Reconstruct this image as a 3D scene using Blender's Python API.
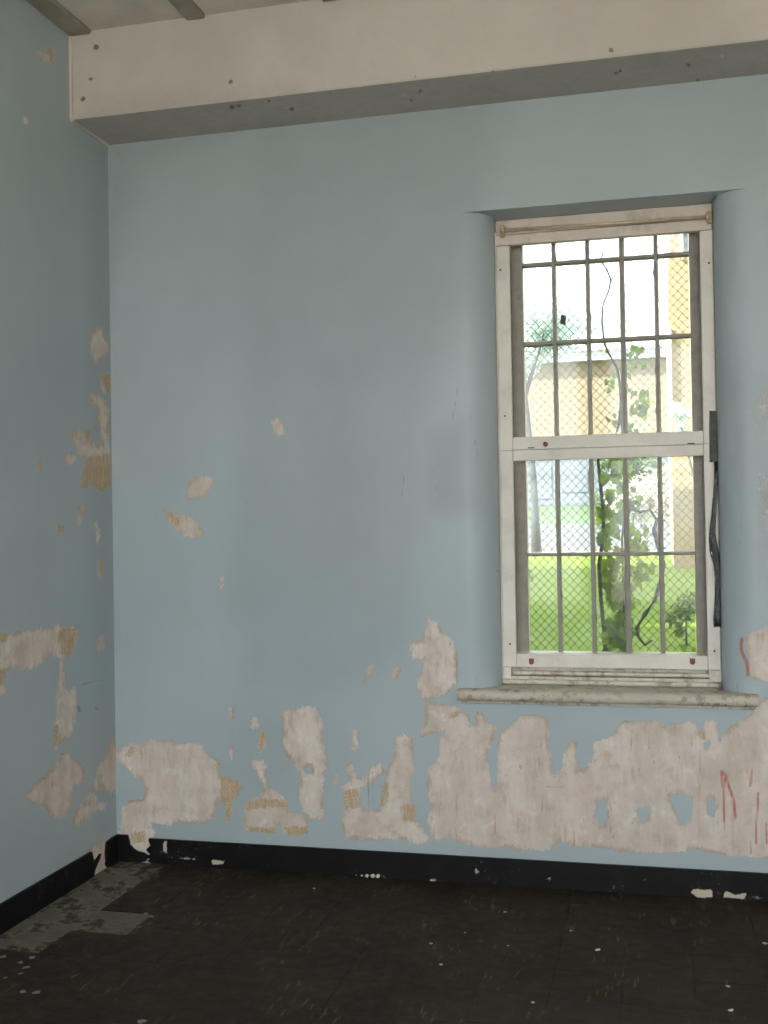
import bpy, bmesh, math, random
import numpy as np
from mathutils import Vector, Matrix

# ------------------------------------------------------------------ clear
for o in list(bpy.data.objects):
    bpy.data.objects.remove(o, do_unlink=True)
scene = bpy.context.scene
COL = scene.collection
RND = random.Random(7)

# ------------------------------------------------------------------ camera
# world frame: window wall = plane y=0, left wall = plane x=0, floor = plane z=0
FPX = 1111.21
YAW, PITCH, ROLL = 0.24433, 0.01268, -0.01614
CAM = np.array([2.46118, -4.68258, 1.51982])
_F = np.array([-math.sin(YAW) * math.cos(PITCH), math.cos(YAW) * math.cos(PITCH), math.sin(PITCH)])
_R = np.cross(_F, [0, 0, 1.0]); _R /= np.linalg.norm(_R)
_U = np.cross(_R, _F)
_R, _U = math.cos(ROLL) * _R + math.sin(ROLL) * _U, -math.sin(ROLL) * _R + math.cos(ROLL) * _U
cam_d = bpy.data.cameras.new('camera')
cam_d.sensor_fit = 'VERTICAL'
cam_d.sensor_height = 36.0
cam_d.lens = 36.0 * FPX / 1024.0
cam_d.clip_start = 0.05
cam_d.clip_end = 1000
cam = bpy.data.objects.new('camera', cam_d)
COL.objects.link(cam)
cam.matrix_world = Matrix(((_R[0], _U[0], -_F[0], CAM[0]), (_R[1], _U[1], -_F[1], CAM[1]),
                           (_R[2], _U[2], -_F[2], CAM[2]), (0, 0, 0, 1)))
scene.camera = cam

# ------------------------------------------------------------------ sky, sun, exposure
world = bpy.data.worlds.new('World')
scene.world = world
world.use_nodes = True
bg = world.node_tree.nodes['Background']
bg.inputs[0].default_value = (0.93, 0.97, 1.0, 1)
bg.inputs[1].default_value = 1.0

sun_d = bpy.data.lights.new('sun', 'SUN')
sun_d.energy = 4.0
sun_d.angle = 0.009
sun_d.color = (1.0, 0.95, 0.86)
sun = bpy.data.objects.new('sun', sun_d)
COL.objects.link(sun)
sun.rotation_euler = Vector((0.80, 0.50, -0.80)).to_track_quat('-Z', 'Y').to_euler()
sun.location = (-20, -20, 30)

vs = scene.view_settings
scene.display_settings.display_device = 'sRGB'
vs.view_transform = 'Standard'
vs.look = 'None'
vs.exposure = 2.78
vs.gamma = 1.0
vs.use_curve_mapping = False
try:
    scene.cycles.max_bounces = 10
    scene.cycles.diffuse_bounces = 6
    scene.cycles.transparent_max_bounces = 16
    scene.cycles.sample_clamp_indirect = 6.0
    scene.cycles.use_denoising = True
except Exception:
    pass

ROOM_W, ROOM_D, ROOM_H = 5.0, 5.7, 3.72       # room extents (x, -y, z)
REAR_WINDOWS = [(0.25, 1.75), (1.95, 3.05), (3.25, 4.75)]
REAR_Z = (0.70, 3.25)


def portal(name, loc, rot, sx, sy):
    d = bpy.data.lights.new(name, 'AREA')
    d.shape = 'RECTANGLE'; d.size = sx; d.size_y = sy
    d.cycles.is_portal = True
    o = bpy.data.objects.new(name, d)
    o.location = loc; o.rotation_euler = rot
    COL.objects.link(o)


for a, b in REAR_WINDOWS:      # daylight entering through the windows behind the camera
    portal('daylight_portal', ((a + b) / 2, -ROOM_D - 0.05, sum(REAR_Z) / 2), (math.pi / 2, 0, math.pi), b - a, REAR_Z[1] - REAR_Z[0])
portal('daylight_portal', (2.24, 0.33, 1.85), (math.pi / 2, 0, 0), 0.9, 1.9)


# ------------------------------------------------------------------ projection helpers
def ray(px, py):
    return _F + _R * (px - 384.0) / FPX - _U * (py - 512.0) / FPX


def at_y(px, py, Y=0.0):
    d = ray(px, py); return CAM + d * ((Y - CAM[1]) / d[1])


def at_x(px, py, X=0.0):
    d = ray(px, py); return CAM + d * ((X - CAM[0]) / d[0])


def at_z(px, py, Z=0.0):
    d = ray(px, py); return CAM + d * ((Z - CAM[2]) / d[2])


def project(V):
    v = V - CAM
    w = v @ _F
    w = np.where(w < 0.2, 0.2, w)
    return np.stack([384 + FPX * (v @ _R) / w, 512 - FPX * (v @ _U) / w], 1)


# ------------------------------------------------------------------ node material helpers
class NT:
    def __init__(self, name):
        self.m = bpy.data.materials.new(name)
        self.m.use_nodes = True
        self.t = self.m.node_tree
        for n in list(self.t.nodes):
            self.t.nodes.remove(n)
        self.out = self.t.nodes.new('ShaderNodeOutputMaterial')

    def n(self, kind, ins=None, **props):
        nd = self.t.nodes.new(kind)
        for k, v in props.items():
            setattr(nd, k, v)
        if ins:
            for k, v in ins.items():
                self.set(nd.inputs[k], v)
        return nd

    def set(self, sock, v):
        if isinstance(v, bpy.types.NodeSocket):
            self.t.links.new(v, sock)
        elif isinstance(v, (tuple, list)) and len(v) == 3 and sock.type == 'RGBA':
            sock.default_value = (*v, 1)
        else:
            sock.default_value = v

    def attr(self, name):
        return self.n('ShaderNodeAttribute', attribute_name=name).outputs['Fac']

    def coord(self, which='Object'):
        return self.n('ShaderNodeTexCoord').outputs[which]

    def mapping(self, vec, scale=(1, 1, 1), rot=(0, 0, 0)):
        return self.n('ShaderNodeMapping', {'Vector': vec, 'Scale': scale, 'Rotation': rot}).outputs[0]

    def noise(self, vec, scale, detail=4.0, rough=0.55, dist=0.0):
        return self.n('ShaderNodeTexNoise', {'Vector': vec, 'Scale': scale, 'Detail': detail, 'Roughness': rough, 'Distortion': dist}).outputs['Fac']

    def math(self, op, a, b=0.0, clamp=False):
        return self.n('ShaderNodeMath', {0: a, 1: b}, operation=op, use_clamp=clamp).outputs[0]

    def ramp(self, v, lo, hi, a=0.0, b=1.0, smooth=True):
        return self.n('ShaderNodeMapRange', {'Value': v, 'From Min': lo, 'From Max': hi, 'To Min': a, 'To Max': b},
                      interpolation_type='SMOOTHSTEP' if smooth else 'LINEAR').outputs[0]

    def mix(self, fac, a, b, blend='MIX'):
        nd = self.n('ShaderNodeMix', data_type='RGBA', blend_type=blend)
        self.set(nd.inputs[0], fac); self.set(nd.inputs[6], a); self.set(nd.inputs[7], b)
        return nd.outputs[2]

    def principled(self, **ins):
        nd = self.n('ShaderNodeBsdfPrincipled')
        for k, v in ins.items():
            self.set(nd.inputs[k.replace('_', ' ')], v)
        return nd

    def bump(self, h, strength=0.3, dist=0.002):
        return self.n('ShaderNodeBump', {'Height': h, 'Strength': strength, 'Distance': dist}).outputs[0]

    def done(self, shader):
        self.t.links.new(shader.outputs[0], self.out.inputs[0])
        return self.m


def plain(name, col, rough=0.6, var=0.12, scale=14.0, metallic=0.0, bump=0.15, bdist=0.002, spec=0.5, dirt=None, dirt_amt=0.0, dirt_scale=9.0):
    t = NT(name); c = t.coord()
    n1 = t.noise(c, scale, 5)
    colr = t.mix(t.ramp(n1, 0.3, 0.7), tuple(x * (1 - var) for x in col), tuple(min(1, x * (1 + var)) for x in col))
    if dirt:
        n2 = t.noise(c, dirt_scale, 8, 0.7)
        colr = t.mix(t.math('MULTIPLY', t.ramp(n2, 0.55, 0.68), dirt_amt), colr, dirt)
    p = t.principled(Base_Color=colr, Roughness=rough, Metallic=metallic, Normal=t.bump(t.noise(c, scale * 6, 4), bump, bdist))
    p.inputs['Specular IOR Level'].default_value = spec
    return t.done(p)


PLASTER = (0.56, 0.495, 0.43)
OCHRE = (0.42, 0.28, 0.125)


def wall_paint():
    t = NT('peeling_blue_paint'); c = t.coord()
    base = (0.378, 0.450, 0.478)
    # mottled, unevenly faded blue
    nbig = t.noise(c, 1.3, 4, 0.5)
    nmid = t.noise(c, 6.0, 5, 0.6)
    nstreak = t.noise(t.mapping(c, (14, 14, 1.2)), 1.0, 4, 0.6)
    col = t.mix(t.ramp(nbig, 0.3, 0.7), tuple(x * 0.95 for x in base), tuple(x * 1.04 for x in base))
    col = t.mix(t.math('MULTIPLY', t.ramp(nmid, 0.48, 0.75), 0.22), col, (0.36, 0.41, 0.44))
    col = t.mix(t.math('MULTIPLY', t.ramp(nstreak, 0.5, 0.8), 0.14), col, (0.43, 0.50, 0.54))
    # dirt smudges and darker corner areas
    g = t.attr('grime_shade')
    col = t.mix(t.math('MULTIPLY', g, t.ramp(nmid, 0.2, 0.7, 0.7, 1.0)), col, (0.235, 0.265, 0.285))
    # small pin-prick chips
    nchip = t.noise(c, 55.0, 2, 0.5)
    chip = t.ramp(nchip, 0.775, 0.80)
    col = t.mix(t.math('MULTIPLY', chip, 0.6), col, (0.52, 0.50, 0.45))
    # peel edge: signed distance + noise
    nf = t.noise(c, 26.0, 6, 0.65)
    nff = t.noise(c, 120.0, 4, 0.6)
    ntear = t.noise(t.mapping(c, (75, 75, 16)), 1.0, 4, 0.65)
    rag = t.math('ADD', t.math('MULTIPLY', t.math('SUBTRACT', nf, 0.5), 9.0), t.math('MULTIPLY', t.math('SUBTRACT', nff, 0.5), 7.0))
    rag = t.math('ADD', rag, t.math('MULTIPLY', t.math('SUBTRACT', ntear, 0.5), 9.0))
    # loose flecks outside the patches, islands of paint inside them
    rag2 = t.math('ADD', rag, t.math('MULTIPLY', t.ramp(t.noise(c, 95.0, 3, 0.6), 0.62, 0.72), 9.0))
    rag2 = t.math('SUBTRACT', rag2, t.math('MULTIPLY', t.ramp(t.noise(t.mapping(c, (60, 60, 34)), 1.0, 4, 0.6), 0.60, 0.72), 9.0))
    sd = t.math('ADD', t.attr('peel'), rag2)
    mask = t.ramp(sd, -0.5, 0.7)
    # bare plaster: pinkish cream, blotched, with scrubbed streaks
    npl = t.noise(t.mapping(c, (9, 9, 2.6)), 1.0, 6, 0.65)
    nblot = t.noise(c, 11.0, 8, 0.7)
    nbr = t.noise(t.mapping(c, (45, 45, 7)), 1.0, 5, 0.65)
    pl = t.mix(t.ramp(npl, 0.32, 0.68), (0.55, 0.48, 0.415), (0.68, 0.625, 0.565))
    npk = t.noise(c, 4.0, 4, 0.6)
    pl = t.mix(t.math('MULTIPLY', t.ramp(npk, 0.45, 0.7), 0.5), pl, (0.64, 0.535, 0.48))
    pl = t.mix(t.math('MULTIPLY', t.ramp(nblot, 0.50, 0.66), 0.55), pl, (0.45, 0.375, 0.295))
    pl = t.mix(t.math('MULTIPLY', t.ramp(nblot, 0.46, 0.34), 0.60), pl, (0.76, 0.725, 0.67))
    pl = t.mix(t.math('MULTIPLY', t.math('MULTIPLY', t.ramp(nbr, 0.52, 0.66), t.ramp(t.noise(c, 5.5, 3, 0.5), 0.44, 0.60)), 0.62), pl, (0.41, 0.34, 0.255))
    nbl = t.noise(c, 17.0, 6, 0.7)
    pl = t.mix(t.math('MULTIPLY', t.ramp(nbl, 0.58, 0.70), 0.40), pl, (0.42, 0.455, 0.465))
    # brown rim where glue and old paint show, broken up by noise
    rim = t.math('MULTIPLY', t.ramp(sd, 5.5, 0.5), t.ramp(t.noise(c, 9.0, 4, 0.6), 0.42, 0.60))
    pl = t.mix(t.math('MULTIPLY', rim, 0.75), pl, (0.41, 0.315, 0.19))
    ohc = t.ramp(t.math('ADD', t.attr('ochre'), t.math('MULTIPLY', rag, 0.8)), -0.8, 2.2)
    pl = t.mix(t.math('MULTIPLY', ohc, t.ramp(t.math('ADD', ntear, nff), 0.75, 1.2, 0.35, 0.95)), pl, t.mix(nf, (0.34, 0.24, 0.12), (0.55, 0.39, 0.19)))
    spk = t.ramp(nff, 0.68, 0.76)
    pl = t.mix(t.math('MULTIPLY', spk, 0.5), pl, (0.30, 0.24, 0.17))
    col = t.mix(mask, col, pl)
    # dark runs and red runs
    dr = t.ramp(t.math('ADD', t.attr('drip'), t.math('MULTIPLY', rag, 0.10)), -1.0, 0.4)
    col = t.mix(t.math('MULTIPLY', dr, 0.55), col, (0.17, 0.13, 0.115))
    rd = t.ramp(t.math('ADD', t.attr('red'), t.math('MULTIPLY', rag, 0.12)), -1.0, 0.5)
    col = t.mix(t.math('MULTIPLY', rd, 0.75), col, (0.43, 0.10, 0.05))
    h = t.math('SUBTRACT', t.math('MULTIPLY', nmid, 0.25), mask)
    h = t.math('ADD', h, t.math('MULTIPLY', t.math('MULTIPLY', nf, mask), 0.6))
    p = t.principled(Base_Color=col, Roughness=t.ramp(mask, 0, 1, 0.40, 0.85), Normal=t.bump(h, 0.55, 0.0025))
    p.inputs['Specular IOR Level'].default_value = 0.35
    return t.done(p)


def beam_paint():
    t = NT('cream_beam_paint'); c = t.coord()
    n1 = t.noise(c, 2.0, 5, 0.6); n2 = t.noise(c, 24.0, 5, 0.65)
    col = t.mix(t.ramp(n1, 0.3, 0.7), (0.50, 0.475, 0.435), (0.58, 0.555, 0.515))
    col = t.mix(t.math('MULTIPLY', t.ramp(n2, 0.5, 0.75), 0.2), col, (0.44, 0.415, 0.37))
    col = t.mix(t.math('MULTIPLY', t.attr('grime_shade'), t.ramp(n2, 0.2, 0.7, 0.5, 1.0)), col, (0.235, 0.23, 0.205))  # underside shade mixed into the paint colour
    rag = t.math('MULTIPLY', t.math('SUBTRACT', n2, 0.5), 3.0)
    s1 = t.ramp(t.math('ADD', t.attr('drip'), rag), -0.8, 0.8)
    col = t.mix(s1, col, (0.20, 0.135, 0.07))
    s2 = t.ramp(t.math('ADD', t.attr('peel'), rag), -0.8, 0.8)
    col = t.mix(s2, col, (0.66, 0.63, 0.57))
    p = t.principled(Base_Color=col, Roughness=0.7, Normal=t.bump(t.noise(c, 60, 4), 0.2, 0.002))
    return t.done(p)


def tile_mat():
    t = NT('dark_floor_tile'); c = t.coord()
    w = t.n('ShaderNodeNewGeometry').outputs['Position']
    rnd = t.n('ShaderNodeObjectInfo').outputs['Random']
    n1 = t.noise(w, 3.0, 6, 0.65); n2 = t.noise(w, 18.0, 6, 0.7)
    col = t.mix(t.ramp(n1, 0.3, 0.7), (0.016, 0.0128, 0.0092), (0.034, 0.0268, 0.0190))
    col = t.mix(t.math('MULTIPLY', t.ramp(n2, 0.45, 0.75), 0.5), col, (0.050, 0.038, 0.028))
    col = t.mix(t.math('MULTIPLY', rnd, 0.25), col, (0.036, 0.027, 0.020))
    # marbling and scuffs running along the room
    st = t.noise(t.mapping(w, (60, 9, 1), (0, 0, 0.35)), 1.0, 3, 0.6)
    st2 = t.noise(w, 5.0, 3, 0.5)
    sc = t.math('MULTIPLY', t.ramp(st, 0.57, 0.67), t.ramp(st2, 0.49, 0.63))
    col = t.mix(t.math('MULTIPLY', sc, 0.55), col, (0.20, 0.14, 0.088))
    st3 = t.noise(t.mapping(w, (7, 40, 1), (0, 0, 0.1)), 1.0, 3, 0.6)
    col = t.mix(t.math('MULTIPLY', t.ramp(st3, 0.60, 0.70), 0.7), col, (0.007, 0.006, 0.005))
    dust = t.ramp(t.noise(w, 140.0, 2, 0.5), 0.745, 0.785)
    col = t.mix(t.math('MULTIPLY', dust, 0.55), col, (0.24, 0.20, 0.15))
    p = t.principled(Base_Color=col, Roughness=t.ramp(n2, 0.3, 0.8, 0.5, 0.8), Normal=t.bump(t.math('ADD', n2, st), 0.25, 0.0015))
    p.inputs['Specular IOR Level'].default_value = 0.12
    return t.done(p)


def mastic_mat():
    t = NT('bare_subfloor'); w = t.n('ShaderNodeNewGeometry').outputs['Position']
    n1 = t.noise(w, 7.0, 6, 0.65); n2 = t.noise(w, 30.0, 6, 0.7)
    col = t.mix(t.ramp(n1, 0.35, 0.65), (0.095, 0.084, 0.062), (0.185, 0.162, 0.120))
    col = t.mix(t.ramp(t.math('ADD', n1, t.math('MULTIPLY', n2, 0.6)), 0.78, 0.90), col, (0.028, 0.024, 0.019))
    col = t.mix(t.math('MULTIPLY', t.ramp(n2, 0.62, 0.74), 0.6), col, (0.30, 0.27, 0.22))
    p = t.principled(Base_Color=col, Roughness=0.9, Normal=t.bump(n2, 0.4, 0.002))
    return t.done(p)


def baseboard_mat():
    t = NT('black_baseboard'); c = t.coord()
    n1 = t.noise(c, 10.0, 5, 0.6); n2 = t.noise(c, 60.0, 5, 0.7)
    col = t.mix(t.ramp(n1, 0.3, 0.7), (0.0025, 0.0025, 0.0035), (0.007, 0.0065, 0.0075))
    pk = t.ramp(t.math('ADD', t.attr('peel'), t.math('MULTIPLY', t.math('SUBTRACT', n2, 0.5), 5.0)), -0.4, 0.6)
    spk = t.math('MULTIPLY', t.ramp(n2, 0.60, 0.66), t.ramp(t.noise(c, 5.0, 4, 0.6), 0.52, 0.62))
    col = t.mix(t.math('MULTIPLY', spk, 0.6), col, (0.22, 0.20, 0.17))
    col = t.mix(pk, col, (0.52, 0.47, 0.38))
    p = t.principled(Base_Color=col, Roughness=t.ramp(pk, 0, 1, 0.50, 0.85), Normal=t.bump(n1, 0.2, 0.003))
    p.inputs['Specular IOR Level'].default_value = 0.25
    return t.done(p)


def white_wood(name, col, dirt_amt, dscale=8.0, dcol=(0.20, 0.16, 0.11), rough=0.5):
    t = NT(name); c = t.coord()
    n1 = t.noise(c, 5.0, 4, 0.6)
    colr = t.mix(t.ramp(n1, 0.3, 0.7), tuple(x * 0.93 for x in col), tuple(min(1, x * 1.05) for x in col))
    n2 = t.noise(t.mapping(c, (1, 1, 1)), dscale, 8, 0.72)
    n3 = t.noise(c, 2.2, 3, 0.5)
    colr = t.mix(t.math('MULTIPLY', t.math('MULTIPLY', t.ramp(n2, 0.48, 0.62), t.ramp(n3, 0.34, 0.54)), dirt_amt), colr, dcol)
    p = t.principled(Base_Color=colr, Roughness=rough, Normal=t.bump(t.math('ADD', n2, n1), 0.25, 0.002))
    return t.done(p)


def glass_mat():
    t = NT('dusty_wired_glass'); c = t.coord()
    tr = t.n('ShaderNodeBsdfTransparent', {'Color': (0.82, 0.85, 0.83, 1)})
    gl = t.n('ShaderNodeBsdfGlossy', {'Color': (1, 1, 1, 1), 'Roughness': 0.05})
    fr = t.n('ShaderNodeFresnel', {'IOR': 1.45}).outputs[0]
    m1 = t.n('ShaderNodeMixShader', {0: t.math('MULTIPLY', fr, 0.7), 1: tr.outputs[0], 2: gl.outputs[0]})
    dust = t.n('ShaderNodeBsdfTranslucent', {'Color': (0.80, 0.85, 0.86, 1)})
    n = t.noise(t.n('ShaderNodeNewGeometry').outputs['Position'], 7.0, 6, 0.65)
    m2 = t.n('ShaderNodeMixShader', {0: t.ramp(n, 0.42, 0.72, 0.005, 0.065), 1: m1.outputs[0], 2: dust.outputs[0]})
    t.t.links.new(m2.outputs[0], t.out.inputs[0])
    return t.m


def leaf_mat(name, dark, light, trans=0.35, rough=0.5):
    t = NT(name)
    rnd = t.n('ShaderNodeObjectInfo').outputs['Random']
    n = t.noise(t.n('ShaderNodeNewGeometry').outputs['Position'], 9.0, 4)
    f = t.math('ADD', t.math('MULTIPLY', rnd, 0.7), t.math('MULTIPLY', n, 0.3))
    col = t.mix(t.ramp(f, 0.25, 0.75), dark, light)
    d = t.principled(Base_Color=col, Roughness=rough)
    tr = t.n('ShaderNodeBsdfTranslucent')
    t.set(tr.inputs[0], t.mix(0.5, col, (light[0] * 1.5, light[1] * 1.5, light[2])))
    m = t.n('ShaderNodeMixShader', {0: trans, 1: d.outputs[0], 2: tr.outputs[0]})
    t.t.links.new(m.outputs[0], t.out.inputs[0])
    return t.m


def grass_mat():
    t = NT('lawn_grass'); c = t.n('ShaderNodeNewGeometry').outputs['Position']
    n1 = t.noise(c, 0.6, 6, 0.65); n2 = t.noise(c, 9.0, 6, 0.7)
    col = t.mix(t.ramp(n1, 0.3, 0.7), (0.080, 0.135, 0.012), (0.110, 0.165, 0.016))
    col = t.mix(t.math('MULTIPLY', t.ramp(n2, 0.4, 0.7), 0.5), col, (0.12, 0.17, 0.030))
    p = t.principled(Base_Color=col, Roughness=0.9, Normal=t.bump(n2, 0.8, 0.05))
    p.inputs['Specular IOR Level'].default_value = 0.1
    return t.done(p)


def brick_mat(name, a, b, mortar):
    t = NT(name); c = t.coord()
    v = t.n('ShaderNodeTexBrick', {'Vector': t.mapping(c, (1, 1, 1), (math.pi / 2, 0, 0)), 'Color1': (*a, 1), 'Color2': (*b, 1), 'Mortar': (*mortar, 1), 'Scale': 1.0,
                                   'Mortar Size': 0.006, 'Brick Width': 0.22, 'Row Height': 0.075})
    n = t.noise(c, 1.5, 4)
    col = t.mix(t.math('MULTIPLY', t.ramp(n, 0.35, 0.7), 0.25), v.outputs[0], tuple(x * 0.8 for x in a))
    return t.done(t.principled(Base_Color=col, Roughness=0.9, Normal=t.bump(v.outputs[1], -0.3, 0.01)))


M = dict(
    wall=wall_paint(), beam=beam_paint(), tile=tile_mat(), mastic=mastic_mat(), base=baseboard_mat(),
    white=white_wood('white_painted_wood', (0.69, 0.66, 0.60), 0.12),
    whiteold=white_wood('grimy_white_wood', (0.60, 0.555, 0.475), 0.7, 16.0),
    sill=white_wood('grimy_window_sill', (0.52, 0.475, 0.395), 0.68, 26.0, (0.11, 0.085, 0.055), 0.55),
    head=white_wood('pinkish_head_board', (0.60, 0.535, 0.47), 0.35, 6.0),
    steel=plain('taupe_steel_paint', (0.27, 0.25, 0.215), 0.55, 0.10, 22, dirt=(0.12, 0.10, 0.08), dirt_amt=0.4, bump=0.3),
    putty=plain('taupe_putty', (0.20, 0.19, 0.16), 0.8, 0.2, 50, bump=0.6, bdist=0.004),
    wire=plain('wire_steel', (0.13, 0.125, 0.11), 0.5, 0.1, 40, metallic=0.0),
    glass=glass_mat(),
    rust=plain('rusty_steel', (0.24, 0.085, 0.035), 0.85, 0.3, 90, bump=0.5),
    brass=plain('old_brass_rod', (0.56, 0.46, 0.34), 0.45, 0.12, 30, metallic=0.3),
    bracket=plain('tarnished_bracket', (0.42, 0.36, 0.22), 0.55, 0.3, 60, metallic=0.3, dirt=(0.08, 0.06, 0.04), dirt_amt=0.8, dirt_scale=60),
    dark=plain('screw_hole_dark', (0.02, 0.018, 0.016), 0.8),
    tape=plain('grey_cloth_tape', (0.085, 0.083, 0.08), 0.7, 0.25, 40, bump=0.5),
    plastic=plain('black_plastic_sheet', (0.02, 0.02, 0.026), 0.22, 0.2, 30, bump=0.6, bdist=0.006, spec=0.8),
    ceil=plain('ceiling_board', (0.60, 0.56, 0.50), 0.85, 0.10, 4),
    joist=plain('grey_joist_paint', (0.30, 0.285, 0.235), 0.8, 0.15, 8),
    room=plain('pale_cream_wall', (0.70, 0.68, 0.64), 0.55, 0.06, 3),  # unseen walls, made paler than the blue ones to bounce light
    crumb=plain('plaster_crumb_white', (0.62, 0.58, 0.50), 0.9, 0.15, 60, bump=0.6),
    flake=plain('grey_mastic_flake', (0.20, 0.18, 0.145), 0.9, 0.25, 60, bump=0.6),
    splinter=plain('brown_splinter', (0.30, 0.20, 0.11), 0.8, 0.2, 40),
    grass=grass_mat(),
    bank=plain('far_bank_grass', (0.045, 0.085, 0.030), 0.95, 0.15, 0.5),
    road=plain('pale_asphalt', (0.072, 0.075, 0.082), 0.9, 0.06, 0.8),
    pale_ground=plain('pale_bounce_ground', (0.40, 0.37, 0.33), 0.95, 0.2, 3),  # unseen rear ground, made pale to bounce sunlight into the room
    tan=brick_mat('tan_brick', (0.34, 0.250, 0.145), (0.31, 0.225, 0.125), (0.27, 0.21, 0.14)),
    redbrick=plain('red_brick_band', (0.52, 0.29, 0.20), 0.9, 0.15, 10),
    farwall=plain('far_tan_render', (0.22, 0.165, 0.105), 0.9, 0.05, 0.7),
    farpale=plain('far_pale_door', (0.135, 0.15, 0.175), 0.8, 0.05, 0.5),
    farwhite=plain('white_fascia_paint', (0.62, 0.62, 0.63), 0.7, 0.03, 1),
    fardark=plain('far_dark_line', (0.10, 0.11, 0.13), 0.8),
    roofgrey=plain('grey_shingle', (0.26, 0.27, 0.29), 0.9, 0.12, 2),
    pane=plain('far_window_glass', (0.12, 0.15, 0.19), 0.15),
    bark=plain('grey_bark', (0.085, 0.092, 0.105), 0.95, 0.2, 12, bump=0.8, bdist=0.02),
    stem=plain('vine_bark', (0.060, 0.055, 0.055), 0.9, 0.25, 60, bump=0.5),
    vleaf=leaf_mat('vine_leaf_green', (0.045, 0.10, 0.006), (0.17, 0.25, 0.018), 0.6),
    tleaf=leaf_mat('pale_haze_leaf', (0.46, 0.54, 0.59), (0.58, 0.65, 0.70), 0.4),  # distance haze and glare painted into the leaf colour
    sleaf=leaf_mat('shrub_leaf', (0.07, 0.125, 0.03), (0.13, 0.20, 0.055), 0.35),
    sunlit_leaf=leaf_mat('overexposed_sunlit_leaf', (0.40, 0.36, 0.31), (0.58, 0.54, 0.49), 0.3),  # sunlit overexposure painted into the leaf colour
)


# ------------------------------------------------------------------ object helpers
def tag(o, label=None, cat=None, group=None, kind=None):
    if label: o['label'] = label
    if cat: o['category'] = cat
    if group: o['group'] = group
    if kind: o['kind'] = kind
    return o


def empty(name, loc=(0, 0, 0)):
    o = bpy.data.objects.new(name, None)
    o.location = loc; o.empty_display_size = 0.1
    COL.objects.link(o)
    return o


def link(name, me, mat=None, parent=None):
    o = bpy.data.objects.new(name, me)
    if mat is not None and len(me.materials) == 0:
        me.materials.append(mat)
    COL.objects.link(o)
    if parent is not None:
        o.parent = parent
        pl = Vector((0, 0, 0)); p = parent
        while p is not None:
            pl += p.location; p = p.parent
        o.location = -pl          # all meshes are modelled in world coordinates
    return o


def no_wear(o):
    at = o.data.attributes.new('peel', 'FLOAT', 'POINT')
    at.data.foreach_set('value', np.full(len(o.data.vertices), FAR, np.float32))
    return o


class MB:
    """collects simple shapes (world coordinates) for one mesh"""

    def __init__(s):
        s.bm = bmesh.new()

    def box(s, x0, x1, y0, y1, z0, z1, bev=0.0, seg=2):
        vs = [s.bm.verts.new(p) for p in ((x0, y0, z0), (x1, y0, z0), (x1, y1, z0), (x0, y1, z0), (x0, y0, z1), (x1, y0, z1), (x1, y1, z1), (x0, y1, z1))]
        fs = [s.bm.faces.new([vs[i] for i in f]) for f in ((0, 3, 2, 1), (4, 5, 6, 7), (0, 1, 5, 4), (1, 2, 6, 5), (2, 3, 7, 6), (3, 0, 4, 7))]
        if bev > 0:
            es = list({e for f in fs for e in f.edges})
            bmesh.ops.bevel(s.bm, geom=es, offset=bev, segments=seg, affect='EDGES', profile=0.5)
        return s

    def prism(s, poly, axis, a, b):
        """extrude a closed polygon of 2-d points along an axis from a to b"""
        def P(u, v, w):
            return {'x': (w, u, v), 'y': (u, w, v), 'z': (u, v, w)}[axis]
        A = [s.bm.verts.new(P(u, v, a)) for u, v in poly]
        B = [s.bm.verts.new(P(u, v, b)) for u, v in poly]
        n = len(poly)
        s.bm.faces.new(A); s.bm.faces.new(list(reversed(B)))
        for i in range(n):
            j = (i + 1) % n
            s.bm.faces.new((A[j], A[i], B[i], B[j]))
        return s

    def tube(s, pts, rad, seg=8, cap=True):
        pts = [Vector(p) for p in pts]
        rs = rad if isinstance(rad, (list, tuple)) else [rad] * len(pts)
        rings = []
        for i, p in enumerate(pts):
            d = (pts[min(i + 1, len(pts) - 1)] - pts[max(i - 1, 0)]).normalized()
            up = Vector((0, 0, 1)) if abs(d.z) < 0.9 else Vector((1, 0, 0))
            a = d.cross(up).normalized(); b = d.cross(a).normalized()
            rings.append([s.bm.verts.new(p + (a * math.cos(2 * math.pi * k / seg) + b * math.sin(2 * math.pi * k / seg)) * rs[i]) for k in range(seg)])
        for i in range(len(rings) - 1):
            for k in range(seg):
                s.bm.faces.new((rings[i][k], rings[i][(k + 1) % seg], rings[i + 1][(k + 1) % seg], rings[i + 1][k]))
        if cap:
            s.bm.faces.new(rings[0]); s.bm.faces.new(list(reversed(rings[-1])))
        return s

    def mesh(s, name, mat, smooth=False):
        bmesh.ops.recalc_face_normals(s.bm, faces=s.bm.faces)
        me = bpy.data.meshes.new(name)
        s.bm.to_mesh(me); s.bm.free()
        me.materials.append(mat)
        if smooth:
            me.polygons.foreach_set('use_smooth', [True] * len(me.polygons))
        return me

    def build(s, name, mat, parent=None, smooth=False):
        return link(name, s.mesh(name, mat, smooth), None, parent)


def box(name, mat, parent, *a, bev=0.0, seg=2):
    return MB().box(*a, bev=bev, seg=seg).build(name, mat, parent)


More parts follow.
